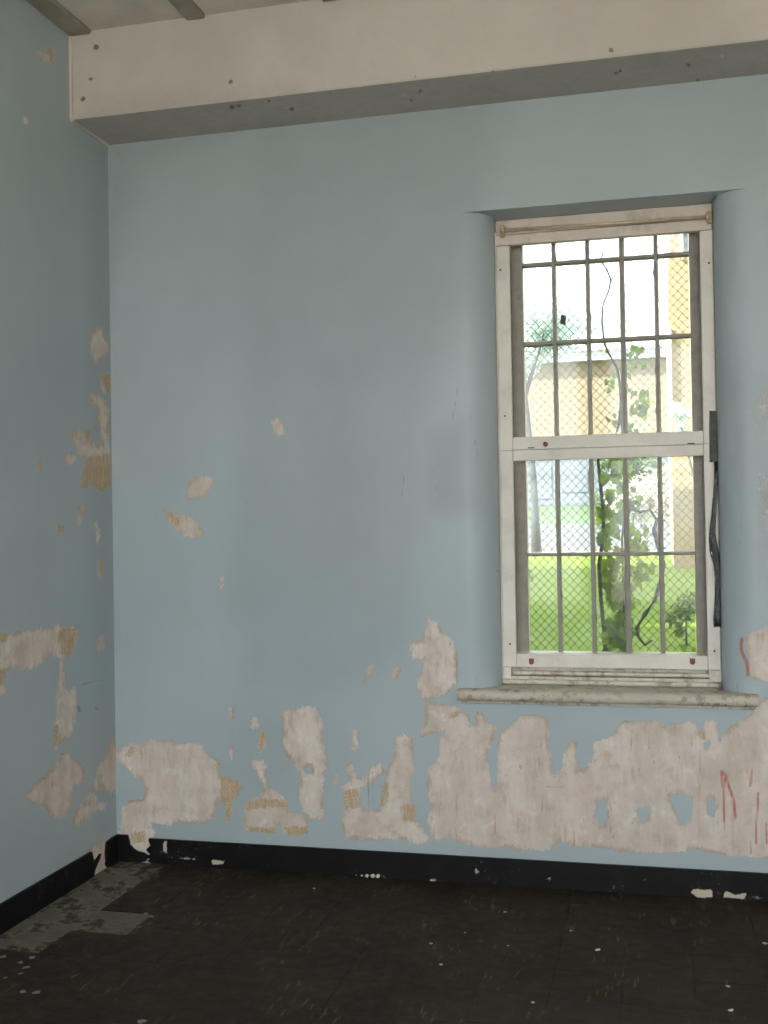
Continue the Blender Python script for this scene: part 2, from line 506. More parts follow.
# ---- signed distance of wear shapes, drawn in photograph pixels and read at each wall vertex
def sd_poly(P, poly):
    """signed distance (inside positive) from points P (n,2) to polygon"""
    poly = np.asarray(poly, float)
    d2 = np.full(len(P), 1e9); inside = np.zeros(len(P), bool)
    n = len(poly)
    for i in range(n):
        a = poly[i]; b = poly[(i + 1) % n]; e = b - a
        w = P - a
        tt = np.clip((w @ e) / max(e @ e, 1e-9), 0, 1)
        q = w - tt[:, None] * e
        d2 = np.minimum(d2, (q * q).sum(1))
        c = (a[1] > P[:, 1]) != (b[1] > P[:, 1])
        with np.errstate(divide='ignore', invalid='ignore'):
            xi = a[0] + (P[:, 1] - a[1]) * e[0] / (e[1] if abs(e[1]) > 1e-9 else 1e-9)
        inside ^= c & (P[:, 0] < xi)
    d = np.sqrt(d2)
    return np.where(inside, d, -d)


def sd_line(P, line, w):
    line = np.asarray(line, float)
    d2 = np.full(len(P), 1e9)
    for a, b in zip(line[:-1], line[1:]):
        e = b - a; q = P - a
        tt = np.clip((q @ e) / max(e @ e, 1e-9), 0, 1)
        r = q - tt[:, None] * e
        d2 = np.minimum(d2, (r * r).sum(1))
    return w - np.sqrt(d2)


FAR = -14.0


def field(P, polys=(), holes=(), lines=()):
    out = np.full(len(P), FAR)
    for poly in polys:
        a = np.asarray(poly, float)
        m = (P[:, 0] > a[:, 0].min() - 14) & (P[:, 0] < a[:, 0].max() + 14) & (P[:, 1] > a[:, 1].min() - 14) & (P[:, 1] < a[:, 1].max() + 14)
        if m.any():
            out[m] = np.maximum(out[m], sd_poly(P[m], a))
    for poly in holes:
        a = np.asarray(poly, float)
        m = (P[:, 0] > a[:, 0].min() - 14) & (P[:, 0] < a[:, 0].max() + 14) & (P[:, 1] > a[:, 1].min() - 14) & (P[:, 1] < a[:, 1].max() + 14)
        if m.any():
            out[m] = np.minimum(out[m], -sd_poly(P[m], a))
    for ln, w in lines:
        a = np.asarray(ln, float)
        m = (P[:, 0] > a[:, 0].min() - 14) & (P[:, 0] < a[:, 0].max() + 14) & (P[:, 1] > a[:, 1].min() - 14) & (P[:, 1] < a[:, 1].max() + 14)
        if m.any():
            out[m] = np.maximum(out[m], sd_line(P[m], a, w))
    return out


def soft(P, shapes):
    """soft dark areas: list of (polygon, amount, softness px)"""
    out = np.zeros(len(P))
    for poly, amt, s in shapes:
        d = sd_poly(P, poly)
        t = np.clip((d + s) / (2 * s), 0, 1)
        out = np.maximum(out, amt * t * t * (3 - 2 * t))
    return out


def sheets(name, parts, mat, parent=None, wear=None, smooth=False):
    """parts: list of (us, vs, fn(u,v)->xyz arrays); one mesh with wear attributes"""
    V = []; Fc = []; off = 0
    for us, vs_, fn in parts:
        U, W = np.meshgrid(us, vs_, indexing='ij')
        pts = np.stack(fn(U.ravel(), W.ravel()), 1)
        nu, nv = len(us), len(vs_)
        i, j = np.meshgrid(np.arange(nu - 1), np.arange(nv - 1), indexing='ij')
        a = (i * nv + j).ravel() + off
        Fc.append(np.stack([a, a + nv, a + nv + 1, a + 1], 1))
        V.append(pts); off += len(pts)
    V = np.concatenate(V); Fc = np.concatenate(Fc)
    me = bpy.data.meshes.new(name)
    me.vertices.add(len(V)); me.vertices.foreach_set('co', V.astype(np.float32).ravel())
    me.loops.add(len(Fc) * 4); me.loops.foreach_set('vertex_index', Fc.astype(np.int32).ravel())
    me.polygons.add(len(Fc)); me.polygons.foreach_set('loop_start', np.arange(0, len(Fc) * 4, 4, dtype=np.int32))
    me.update(calc_edges=True)
    if smooth:
        me.polygons.foreach_set('use_smooth', [True] * len(Fc))
    me.materials.append(mat)
    if wear:
        P = project(V)
        vals = wear(P, V)
        for k in ('peel', 'ochre', 'red', 'drip', 'grime_shade'):
            at = me.attributes.new(k, 'FLOAT', 'POINT')
            d = vals.get(k)
            if d is None:
                d = np.zeros(len(V)) if k == 'grime_shade' else np.full(len(V), FAR)
            at.data.foreach_set('value', d.astype(np.float32))
    return link(name, me, None, parent)


def Z(ox, oy, s, pts):
    return [(ox + x / s, oy + y / s) for x, y in pts]


# ------------------------------------------------------------------ wear shapes (photograph pixels)
A_ = lambda pts: Z(0, 600, 2.954, pts)
B_ = lambda pts: Z(240, 600, 2.743, pts)
C_ = lambda pts: Z(500, 620, 2.866, pts)
D_ = lambda pts: Z(0, 300, 3.2, pts)
T_ = lambda pts: Z(690, 380, 3.657, pts)

LEFT_PEEL = [
    A_([(-130, 118), (-70, 98), (-30, 105), (30, 100), (60, 95), (110, 85), (160, 78), (170, 62), (180, 78), (215, 75), (230, 85), (228, 120), (215, 150), (200, 170), (175, 172), (150, 160), (140, 180), (110, 195), (95, 205), (60, 208), (30, 195), (15, 215), (10, 250), (20, 270), (5, 290), (-30, 300), (-60, 240), (-120, 210)]),
    A_([(175, 180), (190, 185), (192, 230), (185, 255), (200, 270), (222, 260), (228, 300), (222, 330), (220, 370), (210, 400), (190, 420), (165, 438), (155, 420), (160, 385), (155, 370), (170, 340), (165, 300), (172, 240)]),
    A_([(175, 455), (200, 445), (215, 470), (235, 480), (255, 510), (245, 540), (215, 550), (215, 600), (200, 640), (180, 645), (155, 635), (120, 605), (85, 600), (70, 578), (90, 560), (100, 540), (120, 530), (140, 505), (165, 495)]),
    A_([(255, 565), (275, 555), (285, 580), (290, 600), (315, 600), (310, 620), (280, 625), (250, 655), (235, 672), (210, 672), (220, 630), (240, 605), (258, 600)]),
    A_([(320, 420), (338, 412), (355, 440), (358, 560), (335, 575), (310, 560), (300, 550), (285, 570), (275, 545), (290, 520), (285, 490), (310, 470), (318, 450)]),
    A_([(290, 105), (303, 100), (310, 140), (295, 155), (282, 140)]),
    A_([(262, 730), (300, 710), (325, 715), (330, 800), (300, 830), (262, 830), (258, 770)]),
    D_([(290, 105), (310, 85), (330, 100), (345, 130), (343, 170), (325, 195), (305, 200), (292, 170), (285, 140)]),
    D_([(320, 240), (352, 235), (354, 280), (340, 300), (325, 290)]),
    D_([(285, 290), (310, 300), (345, 330), (349, 400), (345, 470), (354, 480), (354, 590), (325, 615), (300, 590), (265, 605), (260, 570), (275, 520), (250, 490), (240, 450), (220, 430), (245, 415), (270, 410), (290, 420), (285, 450), (310, 465), (325, 460), (320, 410), (305, 385), (310, 350), (290, 325)]),
    D_([(205, 500), (225, 486), (242, 505), (232, 526), (208, 526)]),
    D_([(117, 530), (130, 510), (140, 525), (130, 545), (118, 548)]),
    D_([(250, 660), (268, 655), (268, 690), (255, 725), (243, 715)]),
    D_([(185, 715), (205, 718), (205, 745), (187, 745)]),
    D_([(305, 700), (318, 720), (318, 800), (308, 780)]),
    D_([(318, 830), (332, 850), (327, 890), (315, 900)]),
    [(38, 52), (52, 49), (54, 66), (45, 64)],
    [(24, 113), (28, 112), (28, 124), (23, 124)],
]
LEFT_OCHRE = [
    A_([(175, 85), (228, 80), (225, 125), (205, 165), (180, 160), (172, 120)]),
    A_([(-130, 200), (25, 200), (12, 245), (-30, 265), (-120, 230)]),
    A_([(-30, 100), (25, 98), (20, 125), (-30, 130)]),
    A_([(155, 370), (175, 360), (172, 430), (155, 430)]),
    A_([(150, 535), (165, 530), (165, 550), (150, 550)]),
    D_([(275, 500), (354, 490), (354, 595), (325, 615), (265, 605)]),
    D_([(320, 240), (352, 235), (354, 290), (340, 300)]),
    D_([(185, 715), (205, 718), (205, 745), (187, 745)]),
    D_([(270, 410), (290, 420), (285, 450), (270, 440)]),
    D_([(318, 830), (332, 850), (327, 890), (315, 900)]),
]
LEFT_LINES = [(A_([(232, 315), (236, 328)]), 1.2), (A_([(282, 320), (288, 322)]), 1.0), (A_([(240, 250), (310, 235)]), 0.3)]

BACK_PEEL = [
    A_([(330, 470), (345, 440), (375, 432), (390, 425), (420, 425), (440, 410), (470, 415), (500, 410), (520, 425), (560, 420), (590, 418), (600, 440), (620, 465), (645, 470), (655, 500), (648, 520), (690, 530), (715, 550), (710, 575), (690, 590), (682, 655), (668, 658), (662, 600), (640, 590), (640, 625), (630, 645), (590, 660), (560, 662), (520, 655), (500, 670), (470, 660), (440, 655), (425, 640), (400, 640), (370, 635), (360, 615), (380, 590), (420, 590), (430, 560), (415, 530), (395, 520), (370, 490)]),
    A_([(360, 610), (440, 640), (455, 690), (445, 760), (360, 760), (355, 690)]),
    A_([(676, 320), (694, 320), (692, 358), (680, 356)]),
    A_([(678, 430), (690, 430), (688, 478), (680, 476)]),
    B_([(38, 435), (60, 440), (75, 455), (70, 480), (80, 510), (110, 530), (130, 555), (130, 575), (170, 590), (190, 605), (185, 640), (150, 648), (120, 640), (100, 610), (95, 640), (60, 635), (15, 635), (10, 590), (15, 550), (50, 540), (65, 525), (55, 490), (35, 465)]),
    B_([(25, 330), (45, 322), (55, 340), (45, 355), (28, 350)]),
    B_([(48, 360), (68, 365), (72, 400), (60, 420), (50, 400)]),
    B_([(112, 310), (120, 295), (150, 305), (175, 290), (205, 295), (225, 325), (232, 345), (222, 370), (230, 400), (238, 430), (235, 460), (228, 500), (230, 530), (225, 570), (240, 590), (225, 600), (190, 600), (170, 570), (160, 530), (165, 480), (150, 450), (130, 430), (118, 380), (118, 340)]),
    B_([(305, 360), (320, 358), (322, 395), (312, 420), (303, 400)]),
    B_([(258, 480), (268, 475), (264, 505), (256, 512)]),
    B_([(298, 445), (315, 455), (318, 490), (335, 490), (370, 455), (390, 445), (398, 470), (375, 490), (350, 510), (330, 515), (328, 560), (350, 580), (385, 575), (388, 540), (400, 490), (405, 460), (425, 430), (425, 380), (445, 365), (470, 375), (478, 420), (480, 470), (465, 500), (470, 540), (485, 580), (480, 600), (500, 620), (515, 650), (510, 665), (480, 670), (440, 655), (400, 660), (340, 660), (295, 655), (280, 630), (275, 605), (285, 580), (285, 530), (280, 515), (300, 490), (290, 470)]),
    B_([(505, 85), (520, 50), (540, 60), (555, 90), (575, 100), (595, 140), (600, 180), (595, 230), (570, 255), (540, 270), (510, 275), (490, 255), (485, 220), (500, 200), (505, 160), (470, 165), (465, 120), (500, 110)]),
    B_([(350, 180), (362, 178), (360, 210), (345, 230), (338, 228)]),
    B_([(408, 210), (430, 180), (445, 185), (432, 210), (412, 225)]),
    B_([(505, 270), (545, 285), (580, 290), (610, 305), (630, 320), (628, 350), (650, 340), (640, 310), (665, 310), (680, 340), (705, 345), (695, 380), (680, 420), (685, 470), (690, 515), (705, 510), (705, 400), (715, 360), (745, 335), (800, 330), (800, 680), (700, 680), (640, 675), (600, 665), (570, 655), (545, 660), (520, 640), (515, 590), (525, 560), (515, 530), (515, 460), (540, 440), (548, 380), (560, 360), (530, 365), (500, 375), (485, 360), (500, 350), (510, 330)]),
    C_([(0, 320), (30, 305), (60, 275), (100, 272), (135, 275), (142, 320), (140, 360), (150, 400), (150, 435), (175, 435), (180, 400), (190, 360), (200, 340), (218, 355), (222, 430), (240, 425), (265, 405), (270, 380), (265, 350), (290, 345), (320, 330), (345, 290), (380, 290), (410, 290), (450, 288), (480, 310), (490, 300), (520, 295), (545, 285), (560, 300), (570, 335), (585, 300), (590, 285), (620, 290), (628, 350), (640, 330), (660, 305), (690, 290), (720, 270), (745, 230), (768, 220), (830, 205), (900, 260), (960, 360), (930, 470), (950, 600), (880, 670), (768, 685), (720, 680), (650, 675), (610, 670), (575, 660), (545, 655), (520, 665), (450, 670), (380, 665), (330, 660), (300, 655), (260, 650), (200, 645), (175, 630), (165, 645), (130, 660), (60, 660), (0, 650)]),
    C_([(700, 60), (720, 35), (768, 20), (840, 10), (880, 90), (850, 160), (770, 178), (730, 175), (712, 160), (715, 110)]),
    D_([(600, 590), (620, 570), (650, 562), (680, 572), (675, 600), (650, 630), (620, 637), (603, 630)]),
    D_([(525, 665), (545, 670), (560, 690), (600, 690), (640, 720), (650, 750), (625, 762), (590, 755), (560, 735), (540, 710)]),
    D_([(705, 880), (718, 880), (715, 920), (705, 925)]),
    [(272, 422), (278, 418), (285, 432), (281, 438), (275, 433)],
]
BACK_THIN = [
    T_([(200, 80), (230, 40), (290, 20), (360, 60), (380, 200), (340, 330), (300, 310), (285, 300), (260, 250), (225, 195), (205, 150)]),
    T_([(230, 330), (290, 320), (340, 420), (330, 620), (270, 640), (240, 560), (225, 430)]),
]
BACK_HOLES = [
    C_([(275, 520), (300, 515), (310, 545), (300, 590), (285, 590), (270, 560)]),
    C_([(395, 545), (410, 532), (430, 535), (425, 570), (405, 582), (395, 570)]),
    C_([(490, 495), (520, 498), (550, 510), (550, 560), (530, 595), (510, 580), (505, 545), (485, 520)]),
    C_([(590, 520), (610, 505), (620, 540), (612, 565), (598, 560)]),
    C_([(583, 348), (602, 343), (607, 362), (590, 370)]),
    B_([(172, 460), (195, 455), (198, 475), (178, 478)]),
    B_([(333, 520), (350, 515), (350, 570), (335, 560)]),
]
BACK_OCHRE = [
    A_([(630, 460), (650, 465), (655, 495), (640, 500)]),
    A_([(650, 520), (690, 530), (715, 550), (710, 575), (690, 590), (682, 655), (668, 658), (662, 600), (650, 580)]),
    A_([(375, 440), (395, 425), (400, 450), (385, 465), (372, 460)]),
    A_([(385, 685), (430, 680), (428, 718), (390, 720)]),
    B_([(15, 550), (60, 540), (125, 550), (130, 572), (90, 570), (40, 575), (15, 575)]),
    B_([(20, 620), (95, 625), (95, 640), (20, 638)]),
    B_([(120, 620), (185, 620), (190, 642), (130, 645)]),
    B_([(48, 360), (68, 365), (72, 400), (60, 420), (50, 400)]),
    B_([(385, 510), (405, 500), (412, 540), (395, 575), (383, 560)]),
    B_([(285, 520), (325, 515), (325, 570), (290, 575)]),
    B_([(440, 560), (480, 560), (475, 610), (445, 610)]),
    B_([(575, 305), (612, 305), (600, 322), (572, 328)]),
    B_([(118, 400), (150, 440), (150, 455), (128, 432)]),
    C_([(570, 310), (585, 305), (588, 345), (572, 340)]),
    D_([(525, 665), (545, 670), (575, 700), (575, 735), (545, 712)]),
]
BACK_DRIP = [
    (B_([(350, 475), (355, 575)]), 0.35), (B_([(365, 470), (368, 570)]), 0.35), (B_([(337, 580), (340, 620)]), 0.3),
    (B_([(418, 600), (418, 690)]), 0.3), (B_([(600, 630), (601, 662)]), 0.2),
    (C_([(310, 545), (315, 590), (325, 625)]), 0.5), (C_([(375, 515), (378, 610)]), 0.1), (C_([(58, 418), (60, 424)]), 0.9),
    (C_([(97, 475), (97, 488)]), 0.5), (C_([(380, 310), (372, 400)]), 0.4), (C_([(430, 300), (428, 370), (445, 415)]), 0.4),
    (C_([(545, 300), (550, 360)]), 0.2), (C_([(120, 340), (105, 450)]), 0.2), (C_([(85, 330), (85, 400)]), 0.0),
    (C_([(240, 570), (245, 600)]), 0.3), (C_([(268, 560), (272, 610)]), 0.3), (C_([(397, 425), (397, 435)]), 0.7),
    (C_([(130, 478), (185, 482)]), 0.4), (C_([(510, 380), (520, 410)]), 0.3),
    ([(404, 476), (402, 496)], 0.3), ([(458, 386), (452, 422)], 0.2), ([(474, 438), (479, 460)], 0.3), ([(433, 470), (436, 490)], 0.1),
    ([(497, 570), (498, 572)], 0.6), (T_([(190, 400), (190, 520), (180, 600)]), 0.2), (T_([(250, 585), (262, 590)]), 0.4), (T_([(255, 650), (253, 750)]), 0.2),
    (T_([(188, 170), (188, 260)]), 0.2), ([(476, 675), (476, 690)], 0.3), ([(737, 684), (737, 692)], 0.3), ([(743, 676), (743, 692)], 0.2),
    (A_([(722, 235), (722, 268)]), 0.1), (A_([(688, 320), (688, 350)]), 0.3),
    ([(245, 500), (248, 506)], 0.2), ([(118, 152), (119, 156)], 0.6), ([(485, 132), (485, 135)], 0.1),
]
BACK_RED = [
    (C_([(634, 432), (645, 445), (655, 475), (668, 510), (676, 568)]), 1.3), (C_([(634, 435), (640, 500), (642, 575)]), 1.0), (C_([(642, 575), (648, 660), (644, 678)]), 0.0),
    (C_([(740, 495), (738, 540), (735, 580), (734, 640)]), 0.9), (C_([(705, 425), (712, 445), (716, 480)]), 0.3), (C_([(722, 428), (722, 470)]), 0.3), (C_([(716, 632), (719, 670)]), 0.6),
    (C_([(694, 52), (690, 75), (695, 95), (704, 115), (710, 135), (711, 158)]), 1.5), (C_([(695, 160), (697, 168)]), 0.6),
    (C_([(123, 496), (122, 545)]), 0.5), (C_([(520, 415), (522, 470)]), 0.2), (C_([(572, 370), (575, 450)]), 0.0), (C_([(213, 605), (212, 650)]), 0.3),
    (B_([(700, 590), (700, 640)]), 0.3), (C_([(762, 580), (764, 640)]), 0.6),
]
BACK_GRIME_CORNER = [
    ([(254, 20), (520, 20), (430, 420), (415, 650), (330, 690), (245, 690), (225, 600), (244, 420)], 0.27, 24),
    ([(280, 330), (400, 320), (395, 560), (300, 600)], 0.46, 75),
    ([(425, 430), (468, 420), (470, 510), (430, 510)], 0.50, 25),
    ([(245, 690), (330, 660), (300, 790), (225, 800)], 0.18, 30),
    ([(100, 142), (240, 125), (140, 165), (105, 300)], 0.35, 20),  # upper left corner below the beam drawn darker
    ([(700, 360), (768, 360), (850, 380), (850, 580), (740, 600), (730, 480)], 0.25, 40),
]
LEFT_CORNER_DARK = [([(90, 140), (112, 140), (116, 830), (100, 830), (88, 500)], 0.30, 12)]  # left wall drawn darker along the room corner


def wear_back(P, V):
    return dict(peel=np.maximum(field(P, BACK_PEEL, BACK_HOLES), np.minimum(field(P, BACK_THIN), 5.0) - 5.6), ochre=field(P, BACK_OCHRE), drip=field(P, (), (), BACK_DRIP),
                red=field(P, (), (), BACK_RED), grime_shade=soft(P, BACK_GRIME_CORNER))


def wear_left(P, V):
    P = P.copy(); P[V[:, 1] < -2.6] = (-500, 300)
    return dict(peel=field(P, LEFT_PEEL), ochre=field(P, LEFT_OCHRE), drip=field(P, (), (), LEFT_LINES), grime_shade=soft(P, LEFT_CORNER_DARK))


# ------------------------------------------------------------------ the room shell
OX0, OX1 = 1.775, 2.695        # window opening between the jambs
RB = 0.14                      # bullnose radius
OZ0, OZ1 = 0.80, 2.856         # opening bottom and soffit
JY = 0.42                      # outer face of the wall


def rng(a, b, step):
    return np.linspace(a, b, max(2, int(round((b - a) / step)) + 1))


def flat(x0, x1, z0, z1, step=0.010):
    return (rng(x0, x1, step), rng(z0, z1, step), lambda u, v: (u, np.zeros_like(u), v))


def jamb(sign):
    th = np.linspace(0, math.pi / 2, 22)
    if sign < 0:
        prof = [(OX0 - RB + RB * math.sin(t), RB - RB * math.cos(t)) for t in th]
        prof += [(OX0, y) for y in np.linspace(RB, JY, 12)[1:]]
    else:
        prof = [(OX1 + RB - RB * math.sin(t), RB - RB * math.cos(t)) for t in th]
        prof += [(OX1, y) for y in np.linspace(RB, JY, 12)[1:]]
        prof = prof[::-1]
    prof = np.array(prof)
    idx = np.arange(len(prof))
    return (idx, rng(OZ0, OZ1, 0.012), lambda u, v: (prof[u.astype(int), 0], prof[u.astype(int), 1], v)), prof


jl, profL = jamb(-1)
jr, profR = jamb(1)
xl, xr = OX0 - RB, OX1 + RB


def lintel(z, flip=False):
    """horizontal sheet closing the top or the bottom of the opening between the bullnose curves"""
    ys = np.array([p[1] for p in profL])
    lx = profL[:, 0]; rx = profR[::-1, 0]

    def fn(u, v):
        i = u.astype(int)
        return (lx[i] + (rx[i] - lx[i]) * v, ys[i], np.full_like(v, z))
    return (np.arange(len(profL)), np.linspace(0, 1, 40), fn)


wb = sheets('wall_back', [flat(0, xl, -0.03, ROOM_H), flat(xl, xr, -0.03, OZ0), flat(xl, xr, OZ1, ROOM_H, 0.015), flat(xr, 3.3, -0.03, ROOM_H),
                          (rng(3.3, ROOM_W, 0.1), rng(-0.03, ROOM_H, 0.1), lambda u, v: (u, np.zeros_like(u), v)), jl, jr, lintel(OZ1), lintel(OZ0)],
            M['wall'], None, wear_back)
tag(wb, 'pale blue window wall with paint peeling off cream plaster along its foot', 'wall', kind='structure')
# smooth shading only round the bullnose
me = wb.data
nrm = np.empty(len(me.polygons) * 3, np.float32); me.polygons.foreach_get('normal', nrm)
nrm = nrm.reshape(-1, 3)
cen = np.empty(len(me.polygons) * 3, np.float32); me.polygons.foreach_get('center', cen); cen = cen.reshape(-1, 3)
me.polygons.foreach_set('use_smooth', (np.abs(nrm[:, 2]) < 0.5) & (cen[:, 1] > 0.0005))
# outer brick face of the same wall
ext = MB()
ext.box(-12, OX0, JY, JY + 0.06, -1, 11); ext.box(OX1, 16, JY, JY + 0.06, -1, 11)
ext.box(OX0, OX1, JY, JY + 0.06, -1, OZ0 - 0.03); ext.box(OX0, OX1, JY, JY + 0.06, OZ1, 11)
ext.build('outer_face', M['tan'], wb)

wl = sheets('wall_left', [(rng(-2.6, 0, 0.010), rng(-0.03, ROOM_H, 0.010), lambda u, v: (np.zeros_like(u), u, v)),
                          (rng(-ROOM_D, -2.6, 0.1), rng(-0.03, ROOM_H, 0.1), lambda u, v: (np.zeros_like(u), u, v))], M['wall'], None, wear_left)
tag(wl, 'blue painted left wall with chipped patches near the corner', 'wall', kind='structure')

wr = box('wall_right', M['room'], None, ROOM_W, ROOM_W + 0.15, -ROOM_D, 0.0, 0, ROOM_H)
tag(wr, 'plain pale side wall of the room', 'wall', kind='structure')
rw = MB()
xs = [0.0] + [v for w in REAR_WINDOWS for v in w] + [ROOM_W]
for i in range(0, len(xs), 2):
    rw.box(xs[i], xs[i + 1], -ROOM_D - 0.2, -ROOM_D, 0, ROOM_H)
for a, b in REAR_WINDOWS:
    rw.box(a, b, -ROOM_D - 0.2, -ROOM_D, 0, REAR_Z[0]); rw.box(a, b, -ROOM_D - 0.2, -ROOM_D, REAR_Z[1], ROOM_H)
rwo = rw.build('wall_rear', M['room'])
tag(rwo, 'pale rear wall with tall windows behind the camera', 'wall', kind='structure')
for i, (a, b) in enumerate(REAR_WINDOWS):
    w = empty('window_%d' % (i + 2), (a, -ROOM_D - 0.1, REAR_Z[0]))
    tag(w, 'tall white framed window in the rear wall, number %s from the left wall' % ['one', 'two', 'three'][i], 'window', kind='structure')
    f = MB(); y0, y1 = -ROOM_D - 0.13, -ROOM_D - 0.09; z0, z1 = REAR_Z
    f.box(a, a + .05, y0, y1, z0, z1); f.box(b - .05, b, y0, y1, z0, z1); f.box(a + .05, b - .05, y0, y1, z0, z0 + .05); f.box(a + .05, b - .05, y0, y1, z1 - .05, z1)
    f.box(a + .05, b - .05, y0, y1, 1.95, 2.0)
    f.build('frame', M['white'], w)

# ceiling, joists, beam
ce = box('ceiling', M['ceil'], None, 0, ROOM_W, -ROOM_D, 0, ROOM_H, ROOM_H + 0.1)
tag(ce, 'beige boarded ceiling above the beam', 'ceiling', kind='structure')
BZ, BY = 3.309, -0.3336


def wear_shade_beam(P, V):
    sp = [(96, 47, 2.2), (91, 79, 1.3), (83, 99, 2.0), (231, 82, 1.8), (232, 107, 1.6), (239, 106, 1.5), (269, 101, 1.2), (292, 109, 1.6), (411, 100.5, 1.0), (420, 91, 1.4), (416, 76, 0.9), (493, 71, 0.8), (611, 50, 1.8), (616, 73, 1.4), (620, 71, 1.2), (688, 65, 1.5), (698, 80, 1.0), (330, 93, 0.9)]
    drip = np.full(len(P), FAR)
    for x, y, r in sp:
        drip = np.maximum(drip, r + 0.7 - np.hypot(P[:, 0] - x, P[:, 1] - y))
    peel = np.full(len(P), FAR)
    for x, y, r in [(404, 95, 2.0), (722, 56, 1.8), (287, 108, 1.0)]:
        peel = np.maximum(peel, r - np.hypot(P[:, 0] - x, P[:, 1] - y))
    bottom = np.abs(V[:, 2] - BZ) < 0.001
    gr = np.where(bottom, 0.36, 0.0)  # shade of the downward face painted into its colour
    gr = np.maximum(gr, soft(P, [([(70, 120), (110, 100), (300, 85), (300, 110), (100, 145)], 0.3, 14)]))  # lower left end drawn darker
    return dict(drip=drip, peel=peel, grime_shade=gr)


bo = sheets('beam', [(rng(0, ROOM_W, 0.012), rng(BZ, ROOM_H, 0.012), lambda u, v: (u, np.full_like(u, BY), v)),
                     (rng(0, ROOM_W, 0.012), rng(BY, 0, 0.012), lambda u, v: (u, v, np.full_like(u, BZ)))], M['beam'], ce, wear_shade_beam)
cap = MB()
cap.tube([(0.004, BY - 0.004, ROOM_H), (0.004, BY - 0.004, BZ - 0.002)], 0.009, 6)
cap.tube([(0.004, BY - 0.004, BZ - 0.002), (0.004, -0.004, BZ - 0.002)], 0.008, 6)
cap.build('caulk_bead', M['ceil'], ce)
JX = [0.02, 0.552] + [0.552 + 0.6 * k for k in range(1, 8)]
for i in range(9):
    x0 = JX[i]
    j = box('joist', M['joist'], ce, x0 - (0.02 if i == 0 else 0), x0 + 0.083, -ROOM_D, BY, 3.672, ROOM_H, bev=0.006)
# boards between the joists
for i in range(8):
    x0 = JX[i] + 0.083
    box('ceiling_board', M['ceil'], ce, x0 + .002, JX[i + 1] - .002, -ROOM_D, BY, 3.688, ROOM_H)

# floor with tiles
fl = box('floor', M['mastic'], None, -0.02, ROOM_W + .02, -ROOM_D, 0.02, -0.12, -0.0035)
tag(fl, 'dark brown square tiled floor with missing tiles along the left wall', 'floor', kind='structure')
TS = 0.2286
tx = [0.0238 + TS * i for i in range(-1, 23)]
ty = [-0.624 + TS * i for i in range(-23, 4)]
tiles = []
for i in range(len(tx) - 1):
    for k in range(len(ty) - 1):
        a, b, c, d = max(tx[i], 0.001), min(tx[i + 1], ROOM_W - .001), max(ty[k], -ROOM_D + .001), min(ty[k + 1], -0.001)
        if b - a < 0.01 or d - c < 0.01: continue
        if b < 0.26 and d > -1.07: continue
        if b < 0.49 and abs(d + 0.624) < 0.02: continue
        tiles.append((a, b, c, d))
full = None
rest = MB(); nt = 0
tr = random.Random(3)
for a, b, c, d in tiles:
    near = c > -2.45
    w, h = b - a - 0.0008, d - c - 0.0008
    dz = tr.uniform(-0.0006, 0.0006)
    if near and nt < 300:
        nt += 1
        if abs(w - (TS - .0008)) < 1e-4 and abs(h - (TS - .0008)) < 1e-4:
            if full is None:
                full = MB().box(-w / 2, w / 2, -h / 2, h / 2, -0.003, 0, bev=0.0005, seg=1).mesh('tile', M['tile'])
            me_ = full
        else:
            me_ = MB().box(-w / 2, w / 2, -h / 2, h / 2, -0.003, 0, bev=0.0005, seg=1).mesh('tile', M['tile'])
        o = link('tile', me_, None, fl)
        o.location = ((a + b) / 2, (c + d) / 2, dz)
        o.rotation_euler = (tr.uniform(-.002, .002), tr.uniform(-.002, .002), 0)
    else:
        rest.box(a + .0006, b - .0006, c + .0006, d - .0006, -0.003, dz)
ro = rest.build('tile_field', M['tile'], fl)
ro['kind'] = 'stuff'

# baseboards
BH = 0.112


def wear_base(P, V):
    chips = [[(690, 893), (694, 889), (712, 890), (713, 897), (700, 898)], [(722, 898), (726, 890), (734, 895), (746, 893), (745, 899)], [(748, 898), (756, 896), (764, 899)],
             [(163, 842), (167, 841), (167, 853), (164, 853)], [(547, 877), (551, 877), (550, 881), (547, 880)], [(176, 857), (190, 857), (196, 859.5), (180, 859)],
             [(380, 877), (384, 875), (388, 879)], [(474, 868), (480, 872), (476, 876)], [(430, 879), (436, 879), (436, 882), (430, 882)], [(212, 860), (225, 861), (222, 865), (212, 864)]]
    return dict(peel=field(P, chips))


bb = empty('baseboard_back', (0, 0, 0))
tag(bb, 'black baseboard under the window wall, broken off near the corner', 'baseboard', kind='structure')
x0b = 0.165
jag = np.array([0.012, -0.006, 0.004, -0.012, 0.008, -0.004, -0.014, -0.002, 0.010, 0.004, 0.0, 0.0])
bz = np.linspace(0, BH, 12)


def bbfn(u, v):
    k = np.clip(np.round(v / BH * 11).astype(int), 0, 11)
    return (np.where(u <= x0b + 1e-6, u + jag[k], u), np.full_like(u, -0.012), v)


